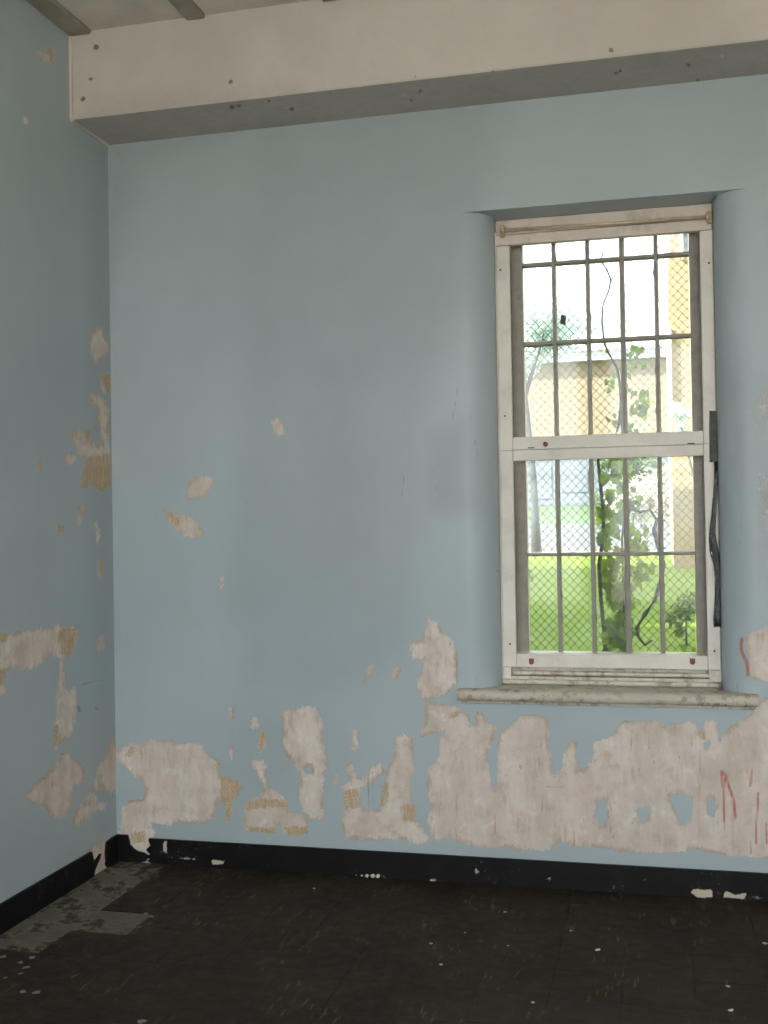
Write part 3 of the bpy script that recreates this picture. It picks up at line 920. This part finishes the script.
sheets('board', [(rng(x0b, 3.4, 0.010), bz, bbfn), (rng(3.4, ROOM_W, 0.2), bz, lambda u, v: (u, np.full_like(u, -0.012), v)),
                 (rng(x0b, 3.4, 0.010), np.linspace(-0.012, -0.0005, 2), lambda u, v: (u + np.where(u <= x0b + 1e-6, jag[-1], 0), v, np.full_like(u, BH))),
                 (rng(3.4, ROOM_W, 0.2), np.linspace(-0.012, -0.0005, 2), lambda u, v: (u, v, np.full_like(u, BH))),
                 (np.linspace(-0.012, -0.0005, 2), bz, lambda u, v: (x0b + jag[np.clip(np.round(v / BH * 11).astype(int), 0, 11)], u, v))], M['base'], bb, wear_base)
no_wear(MB().prism([(0.0, 0.0), (0.0, 0.121), (0.058, 0.122), (0.066, 0.100), (0.070, 0.078), (0.088, 0.060), (0.108, 0.050), (0.135, 0.046), (0.158, 0.034), (0.160, 0.022), (0.146, 0.006), (0.12, 0.0)], 'y', -0.012, -0.0005).build('corner_scrap', M['base'], bb))
bl = empty('baseboard_left', (0, 0, 0))
tag(bl, 'black baseboard along the left wall with a chunk missing near the corner', 'baseboard', kind='structure')
no_wear(MB().prism([(-0.0125, 0), (-0.0125, 0.121), (-0.06, 0.12), (-0.105, 0.115), (-0.112, 0.10), (-0.118, 0.06), (-0.112, 0.03), (-0.12, 0.018), (-0.105, 0.0)], 'x', 0.0005, 0.012).build('corner_scrap', M['base'], bl))
no_wear(MB().prism([(-0.248, BH), (-0.240, 0.085), (-0.232, 0.068), (-0.212, 0.062), (-0.190, 0.070), (-0.168, 0.080), (-0.178, 0.060), (-0.205, 0.040), (-0.225, 0.022), (-0.235, 0.0), (-ROOM_D, 0), (-ROOM_D, BH)], 'x', 0.0005, 0.012).build('board', M['base'], bl))


# ------------------------------------------------------------------ the window
WIN = empty('window_1', (2.235, 0.16, OZ0))
tag(WIN, 'tall narrow window with white wooden screen frames and barred wired glass', 'window', kind='structure')
FY0, FY1 = 0.155, 0.185         # white screen frames
# outer wooden box frame behind the screens
for x0, x1, nm in ((OX0 + .001, OX0 + 0.034, 'side_jamb'), (OX1 - 0.034, OX1 - .001, 'side_jamb')):
    box(nm, M['whiteold'], WIN, x0, x1, 0.187, 0.30, 0.80, OZ1 - .002, bev=0.003)
box('jamb_bead', M['white'], WIN, OX0 + .001, OX0 + .007, 0.150, 0.187, 0.845, 2.80, bev=0.002)
box('jamb_bead', M['white'], WIN, OX1 - .006, OX1 - .001, 0.160, 0.187, 0.845, 2.80, bev=0.002)
hb = box('head_board', M['head'], WIN, OX0 + .002, OX1 - .002, 0.170, 0.300, 2.778, OZ1 - .001, bev=0.004)
box('head_bead', M['head'], hb, OX0 + .04, OX1 - .04, 0.152, 0.170, 2.786, 2.800, bev=0.005)
box('head_rail', M['head'], WIN, OX0 + .004, OX1 - .004, 0.150, 0.186, 2.738, 2.784, bev=0.004)

# two stacked white screen frames
SX0, SX1, SW = OX0 + .007, OX1 - .003, 0.056


def screen(name_label, z0, z1, bot, top):
    f = box('screen_frame', M['white'], WIN, SX0, SX0 + SW, FY0, FY1, z0, z1, bev=0.003)
    tag(f, name_label)
    box('stile', M['white'], f, SX1 - SW + .004, SX1, FY0, FY1, z0, z1, bev=0.003)
    box('rail', M['white'], f, SX0 + SW + .0005, SX1 - SW + .0035, FY0 + .001, FY1 - .001, z0, z0 + bot, bev=0.003)
    if top > 0:
        box('rail', M['white'], f, SX0 + SW + .0005, SX1 - SW + .0035, FY0 + .001, FY1 - .001, z1 - top, z1, bev=0.003)
    return f


up = screen('upper white screen frame', 1.842, 2.7375, 0.056, 0.0)
lo = screen('lower white screen frame', 0.897, 1.8412, 0.058, 0.047)


def hole(parent, px, py, r=0.0045, mat='dark', name='screw_hole'):
    p = at_y(px, py, FY0)
    m = MB(); m.tube([(p[0], FY0 - .0012, p[2]), (p[0], FY0 + .006, p[2])], r, 10)
    return m.build(name, M[mat], parent)


for px, py in ((500.3, 270), (505, 416), (709, 263)):
    hole(up, px, py)
for px, py in ((510, 644), (714.5, 651)):
    hole(lo, px, py)
hole(up, 545.5, 444.3, 0.011, 'rust', 'rust_ring'); hole(up, 545.5, 444.3, 0.0055, 'white', 'knob_hole')
for px, py, w in ((531, 447.8, 0.028), (691, 443.5, 0.03), (579, 447.2, 0.05)):
    p = at_y(px, py, FY0)
    box('slot', M['dark'] if w < .04 else M['whiteold'], up, p[0] - w / 2, p[0] + w / 2, FY0 - .0008, FY0 + .004, p[2] - .0022, p[2] + .0022)
for px in (531.5, 692.5):
    p = at_y(px, 661.5, FY0)
    MB().prism([(p[0] - .011, p[2] + .013), (p[0] + .011, p[2] + .013), (p[0] + .011, p[2] - .006), (p[0] + .003, p[2] - .013), (p[0] - .004, p[2] - .013), (p[0] - .011, p[2] - .006)], 'y', FY0 - .003, FY0).build('rusty_clip', M['rust'], lo)

# bottom of the box frame: stepped beads and the sill
box('bottom_rail', M['whiteold'], WIN, OX0 + .036, OX1 - .036, 0.195, 0.24, 0.84, 0.955, bev=0.003)
box('stop_bead', M['whiteold'], WIN, OX0 + .045, OX1 - .05, 0.165, 0.194, 0.862, 0.880, bev=0.006, seg=3)
box('sub_rail', M['whiteold'], WIN, OX0 + .036, OX1 - .036, 0.160, 0.194, 0.840, 0.858, bev=0.003)
box('stop_bead', M['whiteold'], WIN, OX0 + .002, OX1 - .012, 0.135, 0.158, 0.826, 0.846, bev=0.007, seg=3)
box('foot_block', M['white'], WIN, OX0 + .008, OX0 + .040, 0.158, 0.187, 0.846, 0.896, bev=0.002)
box('foot_block', M['whiteold'], WIN, OX1 - .052, OX1 - .004, 0.162, 0.187, 0.846, 0.896, bev=0.002)

sill = MB()
prof = [(0.30, 0.795), (-0.020, 0.795)]
for k in range(9):
    a = -math.pi / 2 - k / 8 * math.pi
    prof.append((-0.028 + 0.024 * math.cos(a), 0.797 + 0.003 + 0.024 * math.sin(a)))
prof += [(-0.02, 0.8245), (0.30, 0.828)]
# front nosing, wider than the opening, then the inner board
nose = [(y, z) for y, z in prof if y < 0.0] + [(0.0, 0.8247), (0.0, 0.776)]
nz = [(-0.0005, 0.776), (-0.028, 0.776)] + [(-0.028 - 0.024 * math.sin(math.pi * k / 8), 0.800 - 0.024 * math.cos(math.pi * k / 8)) for k in range(9)] + [(-0.0005, 0.8245)]
s_ob = MB().prism(nz, 'x', xl - 0.026, xr - 0.014).build('sill_nosing', M['sill'], WIN)
# inner board follows the rounded jambs
pts = [(profL[i, 0] + .002, profL[i, 1]) for i in range(len(profL)) if profL[i, 1] < 0.30 and profL[i, 1] >= 0.0]
ptsR = [(p[0] - .002, p[1]) for p in profR if p[1] < 0.30 and p[1] >= 0.0]
MB().prism(pts + ptsR, 'z', 0.801, 0.8244).build('sill_board', M['sill'], s_ob)
box('sill_apron', M['sill'], s_ob, xl - 0.010, xr - 0.024, -0.014, -0.0005, 0.762, 0.775, bev=0.004)

# steel sash
GY = 0.262                      # glass plane
SY0, SY1 = 0.235, 0.275
sash = box('steel_sash', M['steel'], WIN, OX0 + .036, 1.884, SY0, SY1 + .02, 0.956, 2.80, bev=0.003)
box('sash_stile', M['steel'], sash, 2.598, OX1 - .036, SY0, SY1 + .02, 0.956, 2.80, bev=0.003)
for x0, x1 in ((OX0 + .0345, OX0 + .060), (OX1 - .060, OX1 - .0345)):
    box('sash_step', M['steel'], sash, x0, x1, 0.200, SY0 - .0005, 0.956, 2.776, bev=0.003)
box('sash_rail', M['steel'], sash, 1.8845, 2.5975, SY0, SY1, 0.935, 0.955, bev=0.002)
box('sash_rail', M['steel'], sash, 1.8845, 2.5975, SY0, SY1, 2.775, 2.80, bev=0.002)
MX = [1.884, 2.021, 2.168, 2.315, 2.459, 2.598]
MZ = [0.955, 1.383, 1.845, 2.316, 2.667, 2.775]
mr = random.Random(11)


def ragged_bar(p0, p1, w, name):
    """a T bar with lumpy putty along its edges"""
    p0 = Vector(p0); p1 = Vector(p1)
    L = (p1 - p0).length; n = max(3, int(L / 0.022))
    d = (p1 - p0).normalized(); side = d.cross(Vector((0, 1, 0))).normalized()
    b = MB(); rings = []
    for i in range(n + 1):
        c = p0 + d * (L * i / n)
        h1 = w / 2 * mr.uniform(0.94, 1.06) + (mr.random() < .10) * mr.uniform(0, w * .22)
        h2 = w / 2 * mr.uniform(0.94, 1.06) + (mr.random() < .10) * mr.uniform(0, w * .22)
        ring = []
        for s_, y in ((-h1, GY + .004), (-h1 * .98, GY - .006), (-w * .30, SY0), (w * .30, SY0), (h2 * .98, GY - .006), (h2, GY + .004)):
            q = c + side * s_; ring.append(b.bm.verts.new((q.x, y, q.z)))
        rings.append(ring)
    for r0, r1 in zip(rings[:-1], rings[1:]):
        for k in range(6):
            b.bm.faces.new((r0[k], r0[(k + 1) % 6], r1[(k + 1) % 6], r1[k]))
    b.bm.faces.new(rings[0]); b.bm.faces.new(rings[-1][::-1])
    return b.build(name, M['steel'], sash)


for i, x in enumerate(MX[1:-1]):
    ragged_bar((x, 0, 0.955), (x, 0, 2.776), 0.0205 + (0.004 if i == 2 else 0.0), 'muntin')
for z, w in zip(MZ[1:-1], (0.017, 0.02, 0.022, 0.021)):
    for i in range(5):
        ragged_bar((MX[i] + (.008 if i else 0), 0, z), (MX[i + 1] - (.008 if i < 4 else 0), 0, z), w, 'glazing_bar')

# panes with embedded diamond wire
DW, DH = 0.0372, 0.0395


def wires(x0, x1, z0, z1):
    b = MB(); slope = DH / DW; r = 0.0013
    for sgn in (1, -1):
        lo_ = min(z0 - sgn * slope * x0, z0 - sgn * slope * x1); hi_ = max(z1 - sgn * slope * x0, z1 - sgn * slope * x1)
        k = math.floor(lo_ / DH)
        while k * DH < hi_:
            c = k * DH + 0.004; k += 1
            # z = sgn*slope*x + c clipped to the pane
            xa, xb = x0, x1
            za, zb = sgn * slope * xa + c, sgn * slope * xb + c
            if sgn > 0:
                if za < z0: xa = (z0 - c) / slope
                if zb > z1: xb = (z1 - c) / slope
            else:
                if za > z1: xa = (c - z1) / slope
                if zb < z0: xb = (c - z0) / slope
            if xb - xa < 0.003: continue
            b.tube([(xa, GY + .0002 * sgn, sgn * slope * xa + c), (xb, GY + .0002 * sgn, sgn * slope * xb + c)], r, 4, cap=False)
    return b


for i in range(5):
    for k in range(5):
        x0, x1 = MX[i] + .004, MX[i + 1] - .004
        z0, z1 = MZ[k] + .004, MZ[k + 1] - .004
        pn = box('pane', M['glass'], sash, x0, x1, GY - .0028, GY - .0018, z0, z1)
        w = wires(x0, x1, z0, z1).build('wire_mesh', M['wire'], pn)
        w['kind'] = 'stuff'
        # keep to three levels: the wire belongs to its sash
        w.parent = sash
pz = at_y(563, 319.5, GY - .006)
MB().prism([(pz[0] - .013, pz[2] - .02), (pz[0] + .010, pz[2] - .024), (pz[0] + .014, pz[2] + .016), (pz[0] - .009, pz[2] + .021)], 'y', GY - .006, GY - .003).build('tape_scrap', M['tape'], sash)

# ------------------------------------------------------------------ things on the window
rod = empty('curtain_rod', (1.82, 0.135, 2.79))
tag(rod, 'thin tarnished rod on two brackets across the head of the window', 'curtain rod')
a, b = (1.822, 0.128, 2.800), (2.668, 0.128, 2.789)
MB().tube([a, ((a[0] + b[0]) / 2, .128, 2.792), b], 0.0065, 10).build('rod', M['brass'], rod, True)
for p, s_ in ((a, -1), (b, 1)):
    m = MB()
    m.box(p[0] + s_ * .012 - .010, p[0] + s_ * .012 + .010, 0.138, 0.1495, p[2] - .028, p[2] + .026, bev=.003)
    m.box(p[0] + s_ * .004 - .007, p[0] + s_ * .004 + .007, 0.112, 0.140, p[2] - .012, p[2] + .012, bev=.003)
    m.tube([(p[0] + s_ * .01, .122, p[2] - .03), (p[0] + s_ * .002, .118, p[2] - .012)], .004, 6)
    m.build('bracket', M['bracket'], rod)

tp = empty('torn_window_tape', (2.68, 0.14, 1.07))
tag(tp, 'dark grey tape and crumpled black plastic hanging off the right window edge', 'tape')
MB().prism([(2.662, 1.765), (2.6935, 1.767), (2.6945, 1.978), (2.665, 1.980), (2.663, 1.90)], 'y', 0.1505, 0.1535).build('tape_strip', M['tape'], tp)
m = MB(); cols = []
pr = random.Random(5)
prof_p = [(1.766, 2.680, .015), (1.70, 2.679, .016), (1.62, 2.672, .018), (1.54, 2.664, .020), (1.47, 2.655, .026), (1.42, 2.651, .036), (1.385, 2.656, .038), (1.34, 2.669, .026), (1.28, 2.674, .021), (1.22, 2.672, .023), (1.16, 2.669, .026), (1.11, 2.664, .031), (1.078, 2.666, .029)]
for z, x, w in prof_p:
    cols.append([m.bm.verts.new((x + w * t * 0.95, 0.148 - 0.014 * math.sin(t * 5.0 + z * 30) * (1 - t) - .004 + pr.uniform(-.002, .002), z)) for t in (0, .2, .4, .6, .8, 1.0)])
for r0, r1 in zip(cols[:-1], cols[1:]):
    for k in range(5):
        m.bm.faces.new((r0[k], r0[k + 1], r1[k + 1], r1[k]))
pl = m.build('plastic_sheet', M['plastic'], tp, True)
md = pl.modifiers.new('thickness', 'SOLIDIFY'); md.thickness = 0.0012

# ------------------------------------------------------------------ debris on the floor
ORD = ['leftmost', 'second from left', 'third from left', 'fourth from left', 'fifth from left', 'sixth from left', 'seventh from left', 'eighth from left',
       'ninth from left', 'tenth from left', 'eleventh from left', 'rightmost']


def litter(items, flat_, what, group, name, mat, seed):
    items = sorted(items)
    for i, (x, y, r) in enumerate(items):
        crumb(x, y, r, flat_, '%s %s' % (ORD[i] if i < len(items) - 1 else 'rightmost', what), group, mat, name, seed + i)


def crumb(px, py, r, flat_=0.6, label=None, group=None, mat='crumb', name='plaster_crumb', seed=0):
    q = random.Random(seed)
    p = at_z(px, py, 0)
    bm = bmesh.new()
    bmesh.ops.create_icosphere(bm, subdivisions=2, radius=1)
    ph = [q.uniform(0, 6) for _ in range(6)]
    zmin = 9
    for v in bm.verts:
        k = 1 + .25 * math.sin(3 * v.co.x + ph[0]) * math.cos(2.5 * v.co.y + ph[1]) + .2 * math.sin(4 * v.co.z + ph[2] + 2 * v.co.x)
        v.co = Vector((v.co.x * k * r * q.uniform(.97, 1.03), v.co.y * k * r, v.co.z * k * r * flat_))
        zmin = min(zmin, v.co.z)
    for v in bm.verts:
        v.co += Vector((p[0], p[1], -zmin + 0.0006))
    bmesh.ops.recalc_face_normals(bm, faces=bm.faces)
    me_ = bpy.data.meshes.new(name); bm.to_mesh(me_); bm.free(); me_.materials.append(M[mat])
    o = link(name, me_)
    tag(o, label, 'debris', group)
    return o


litter([(345, 874.5, .011), (350, 874.5, .008), (357, 875.5, .010), (367, 877.5, .009), (373, 877.5, .011), (378, 878, .010), (339, 873.5, .005), (362, 876.5, .006)],
       .7, 'white plaster crumb in the row against the back baseboard', 'plaster crumbs by the baseboard', 'plaster_crumb', 'crumb', 0)
litter([(193, 863, .006), (204, 864, .005), (225, 865, .008), (240, 866, .006), (250, 867, .004), (180, 862, .007), (268, 868, .005)],
       .6, 'small tan crumb lying along the broken baseboard near the corner', 'crumbs near the corner', 'plaster_crumb', 'joist', 20)
litter([(505, 912.5, .006), (431, 944, .006), (441, 965, .006), (571, 931, .005), (598, 950.5, .009), (533, 1003, .006), (731, 1011, .008), (728, 987, .007), (314, 889, .006), (765, 944, .008), (508, 946, .004), (465, 933, .004)],
       .25, 'pale paint fleck lying loose on the dark floor tiles', 'paint flecks on the tiles', 'paint_fleck', 'crumb', 40)
litter([(32, 958, .011), (20, 963, .010), (26, 968, .012), (20.5, 974, .008), (23, 992, .010), (36, 993, .012), (3, 957, .010), (5, 978, .007), (142, 1022, .013), (152, 917, .009), (146, 914, .008)],
       .12, 'grey mastic flake lying on the tiles near the left wall', 'mastic flakes by the left wall', 'mastic_flake', 'flake', 60)
p0 = at_z(316, 872.5); p1 = at_z(340, 873.5)
o = MB().tube([(p0[0], p0[1], .006), ((p0[0] + p1[0]) / 2, p0[1], .008), (p1[0], p1[1], .005)], [.003, .006, .003], 6).build('wood_splinter', M['splinter'])
tag(o, 'thin brown wood splinter lying against the back baseboard', 'debris')

# ------------------------------------------------------------------ outdoors
GZ = 0.45


def strip(name, mat, prof, x0, x1, label, cat):
    """ground strip: list of (y,z) extruded along x"""
    me_ = bpy.data.meshes.new(name)
    vs_ = [(x, y, z) for (y, z) in prof for x in np.linspace(x0, x1, 9)]
    fs = [(i * 9 + k, i * 9 + k + 1, (i + 1) * 9 + k + 1, (i + 1) * 9 + k) for i in range(len(prof) - 1) for k in range(8)]
    me_.from_pydata(vs_, [], fs); me_.update()
    o = link(name, me_, mat)
    tag(o, label, cat, kind='structure')
    return o


strip('lawn', M['grass'], [(JY + .06, GZ), (10, GZ), (25, GZ), (37, GZ)], -150, 150, 'green lawn outside the window', 'lawn')
strip('driveway', M['road'], [(37, GZ + .01), (42.5, GZ + .04), (55, GZ + .50), (70.5, GZ + 1.0)], -150, 150, 'pale driveway beyond the lawn', 'driveway')
strip('far_lawn', M['bank'], [(70.5, GZ + 1.0), (80, GZ + 1.6), (91, GZ + 2.55), (300, GZ + 3.0)], -300, 300, 'far green bank in front of the tan house', 'lawn')
strip('rear_ground', M['pale_ground'], [(-200, GZ - .2), (-ROOM_D - .3, GZ - .2)], -150, 150, 'bare ground behind the building', 'ground')
# unseen block added left of the view to shade the near lawn
wg = box('lawn_shade_block', M['tan'], None, -16, -8.5, 0.5, 14.2, -0.5, 14)
tag(wg, 'unseen tan block added left of the view to shade the lawn', 'wall', kind='structure')

# tan wing on the right with a white downpipe
EY = 21.5
ex0 = at_y(672.5, 480, EY)[0]
WTOP = float(at_y(680, 256, EY)[2])
rwg = empty('tan_wing', (ex0, EY, GZ))
tag(rwg, 'tan brick building corner with white downpipe seen at right through the window', 'building')
box('wall', M['tan'], rwg, ex0, ex0 + 9, EY, EY + 10, GZ - .1, WTOP)
box('brick_band', M['redbrick'], rwg, ex0 + .02, ex0 + .26, EY - .03, EY + 0.0, WTOP + .02, 9.2)
box('corner_post', M['farwhite'], rwg, ex0 + .28, ex0 + .33, EY - .06, EY, WTOP - .1, 9.2)
box('upper_wall', M['roofgrey'], rwg, ex0 + .34, ex0 + 9, EY + .02, EY + 9, WTOP + .02, 12)
dz1 = at_y(670, 343, EY - .1)[2]; dz0 = at_y(670, 412, EY - .1)[2]
dx = at_y(669.5, 375, EY - .1)[0]
MB().tube([(dx, EY - .1, dz1 + .4), (dx, EY - .1, dz0 + .25), (dx - .02, EY - .12, dz0)], 0.055, 10).build('downpipe', M['farwhite'], rwg, True)
# far tan house with white eaves
HY = 93.0
hx0 = at_y(470, 430, HY)[0]; hx1 = at_y(668, 430, HY)[0]
hz0 = GZ + 2.4
z_of = lambda py, px=590: at_y(px, py, HY)[2]
hs = empty('tan_house', (hx0, HY, hz0))
tag(hs, 'long tan house with white eaves and pale lower storey far behind the lawn', 'house')
box('upper_wall', M['farwall'], hs, hx0, hx1, HY + .3, HY + 14, z_of(440), z_of(361))
box('lower_wall', M['farpale'], hs, hx0, hx1, HY, HY + 14, hz0, z_of(441))
box('plinth', M['fardark'], hs, hx0, hx1, HY - .1, HY, hz0 - .3, z_of(503))
box('eaves', M['farwhite'], hs, hx0 - .5, hx1 + .5, HY - .6, HY + 14.6, z_of(361), z_of(352))
rf = MB().prism([(HY - .8, z_of(352)), (HY + 15, z_of(352)), (HY + 7, z_of(352) + 1.2)], 'x', hx0 - .6, hx1 + .6).build('roof', M['roofgrey'], hs)
box('gutter', M['farwhite'], hs, hx0 - .6, hx1 + .6, HY - 1.0, HY - .78, z_of(351), z_of(347))
for px0, px1, py0, py1 in ((562, 588, 470, 492), (534, 552, 462, 498)):
    x0, x1 = at_y(px0, 480, HY)[0], at_y(px1, 480, HY)[0]
    w = box('garage_door', M['farpale'], hs, x0, x1, HY - .08, HY - .001, z_of(py1), z_of(py0), bev=.03)

def leaf_cloud(name, mat, parent, c, rad, n, size, seed, shell=0.5):
    q = random.Random(seed); V = []; Fc = []
    lumps = [(Vector((q.gauss(0, .5), q.gauss(0, .5), q.gauss(0, .5))), q.uniform(.4, .75)) for _ in range(9)]
    for i in range(n):
        l, r = q.choice(lumps)
        d = Vector((q.gauss(0, 1), q.gauss(0, 1), q.gauss(0, 1))).normalized() * r * (shell + (1 - shell) * q.random())
        p = Vector((c[0] + (l.x + d.x) * rad[0], c[1] + (l.y + d.y) * rad[1], c[2] + (l.z + d.z) * rad[2]))
        u = Vector((q.gauss(0, 1), q.gauss(0, 1), q.gauss(0, 1))).normalized()
        v = u.orthogonal().normalized()
        s_ = size * q.uniform(.6, 1.3); k = len(V)
        V += [p - u * s_, p + v * s_ * .6, p + u * s_, p - v * s_ * .6]
        Fc.append((k, k + 1, k + 2, k + 3))
    me_ = bpy.data.meshes.new(name); me_.from_pydata([tuple(v) for v in V], [], Fc); me_.update()
    o = link(name, me_, mat, parent); o['kind'] = 'stuff'
    return o


# pale tree at left
TY = 37.5
tb = at_y(536, 550, TY)
tree = empty('lawn_tree', (tb[0], TY, GZ))
tag(tree, 'pale hazy tree with grey trunk at the left edge of the view outside', 'tree')
tpts = [at_y(536.5, 553, TY), at_y(534.5, 510, TY), at_y(532, 470, TY), at_y(524, 400, TY), at_y(519, 330, TY), at_y(522, 280, TY)]
MB().tube([tuple(p) for p in tpts], [.20, .17, .155, .15, .13, .08], 10).build('trunk', M['bark'], tree, True)
for a_, b_ in ((tpts[3], at_y(545, 330, TY)), (tpts[4], at_y(500, 290, TY - 1))):
    MB().tube([tuple(a_), tuple((a_ + b_) / 2 + np.array([0, .2, .1])), tuple(b_)], [.09, .07, .03], 6).build('limb', M['bark'], tree, True)
cc = at_y(543, 326, TY)
leaf_cloud('crown', M['tleaf'], tree, cc, (2.0, 1.6, 1.15), 9000, .085, 3, .25)

# shrubs by the driveway
for i, (px, py, Y, rx, rz, mat, lab, n, sz) in enumerate([
        (640, 474, 62, 1.9, 1.2, 'sleaf', 'green shrub beyond the driveway left of the tan wing', 2600, .11),
        (632, 499, 52, 1.5, 1.0, 'sunlit_leaf', 'shrub coloured pale for strong sunlight beyond the driveway behind the vine', 2600, .10),
        (657, 503, 45, 0.8, 1.1, 'sunlit_leaf', 'shrub coloured white for glaring sunlight beside the tan wing', 1800, .09),
        (612, 503, 58, 1.0, 0.9, 'sleaf', 'low green shrub behind the vine across the driveway', 1500, .09)]):
    c_ = at_y(px, py, Y)
    gz = float(np.interp(Y, [37, 42.5, 55, 70.5], [GZ, GZ + .04, GZ + .5, GZ + 1.0]))
    s_ = empty('shrub', (c_[0], Y, gz))
    tag(s_, lab, 'shrub', 'shrubs across the driveway')
    leaf_cloud('foliage', M[mat], s_, c_, (rx, rx * .8, rz), n, sz, 30 + i, .4)
    MB().tube([(c_[0], Y, gz - .05), (c_[0] + .05, Y, float(c_[2]))], [.09, .04], 6).build('stem', M['bark'], s_)
# pale bush and low plant by the wing
c_ = at_y(680, 422, EY - .8)
s_ = empty('shrub', (c_[0], EY - .8, GZ)); tag(s_, 'tall silvery shrub leaning on the tan wing', 'shrub')
leaf_cloud('foliage', M['tleaf'], s_, c_, (.32, .3, .24), 900, .035, 71, .3)
MB().tube([(c_[0] + .35, EY - .75, GZ - .05), (c_[0] + .38, EY - .7, 2.0), tuple(c_)], [.05, .04, .015], 6).build('stem', M['bark'], s_)
c_ = at_y(686, 615, 5.2)
s_ = empty('shrub', (c_[0], 5.2, GZ)); tag(s_, 'small leafy green plant on the near lawn at lower right of the window', 'shrub')
leaf_cloud('foliage', M['sleaf'], s_, c_, (.12, .15, .19), 420, .024, 72, .2)
MB().tube([(c_[0], 5.2, GZ - .03), (c_[0], 5.2, float(c_[2]))], [.012, .006], 6).build('stem', M['stem'], s_)

# the vine climbing outside the glass
VY = 0.50
vine = empty('climbing_vine', tuple(at_y(612, 652, VY)))
tag(vine, 'leafy green climbing vine with dark woody stems growing up outside the window', 'vine')


def stem(pxs, rad, Y=VY, name='stem', par=None, jit=.01, seed=1):
    q = random.Random(seed)
    pts_ = [at_y(x, y, Y + q.uniform(-jit, jit)) for x, y in pxs]
    return MB().tube([tuple(p) for p in pts_], rad, 7).build(name, M['stem'], par or vine, True)


stem([(606, 660), (604, 630), (601, 600), (599, 565), (603, 540), (604, 515), (601, 490), (598, 460), (612, 446), (619, 425), (621, 402), (620, 385), (617, 368), (608, 352), (604, 342), (602, 320), (603, 305), (609, 290), (611, 280), (607, 270), (602, 262), (602, 255), (608, 240)],
     [.010, .010, .009, .009, .0085, .008, .008, .007, .007, .0068, .0065, .006, .006, .005, .005, .0045, .004, .004, .0045, .004, .0035, .003, .002], seed=2)
stem([(652, 640), (645, 645), (638, 636), (637, 628), (645, 614), (655, 600), (661, 580), (664, 565), (658, 545), (654, 530), (657, 520), (650, 510), (640, 512), (630, 508), (622, 500)],
     [.006, .006, .008, .010, .012, .011, .010, .010, .011, .010, .007, .006, .006, .006, .004], seed=3)
stem([(622, 655), (624, 600), (622, 540), (628, 480), (622, 430), (620, 385)], .005, VY + .02, seed=4)
stem([(611, 280), (614, 277)], .003, seed=5)


def leaf_mesh():
    """lobed vine leaf, tip along +y, folded along its midrib"""
    out = [(0, 0), (.30, -.16), (.55, .02), (.42, .22), (.62, .42), (.36, .52), (.30, .74), (0, 1.0), (-.30, .74), (-.36, .52), (-.62, .42), (-.42, .22), (-.55, .02), (-.30, -.16)]
    V = [(0, .38, 0)] + [(x, y, .16 * abs(x) - .10 * max(0, y - .5)) for x, y in out]
    Fc = [(0, i, i % len(out) + 1) for i in range(1, len(out) + 1)]
    me_ = bpy.data.meshes.new('leaf'); me_.from_pydata(V, [], Fc); me_.update()
    me_.materials.append(M['vleaf'])
    return me_


LM = leaf_mesh()
lr = random.Random(21)
regions = [  # px box, count, size range
    ((600, 455, 628, 480), 13, (.045, .065)), ((601, 480, 622, 552), 18, (.05, .075)), ((618, 500, 634, 552), 7, (.055, .08)),
    ((634, 522, 654, 548), 6, (.055, .08)), ((628, 478, 640, 515), 6, (.03, .05)),
    ((600, 555, 634, 580), 13, (.05, .075)), ((603, 580, 630, 655), 46, (.05, .075)), ((622, 556, 650, 580), 10, (.05, .07)), ((626, 580, 640, 640), 10, (.04, .06)),
    ((624, 345, 646, 368), 12, (.03, .05)), ((623, 366, 634, 390), 7, (.03, .045)), ((627, 390, 646, 412), 11, (.035, .05)), ((624, 405, 642, 436), 12, (.035, .05)),
    ((606, 372, 618, 390), 4, (.025, .04)), ((607, 410, 618, 428), 4, (.025, .04)), ((598, 340, 612, 352), 2, (.02, .03)),
    ((524, 568, 534, 580), 3, (.025, .035)), ((676, 640, 698, 655), 5, (.03, .045)),
]
for (x0, y0, x1, y1), n, (s0, s1) in regions:
    for _ in range(int(n * 1.35)):
        px, py = lr.uniform(x0, x1), lr.uniform(y0, y1)
        p = at_y(px, py, VY + lr.uniform(-.05, .10))
        o = bpy.data.objects.new('leaf', LM); COL.objects.link(o)
        o.parent = vine
        o.location = Vector(p) - vine.location
        s_ = lr.uniform(s0, s1) * 0.78; o.scale = (s_, s_, s_)
        # hang tip-down, facing outwards and upwards with scatter
        o.rotation_euler = (math.radians(lr.uniform(-125, -55)), math.radians(lr.uniform(-40, 40)), math.radians(lr.uniform(-70, 70)))
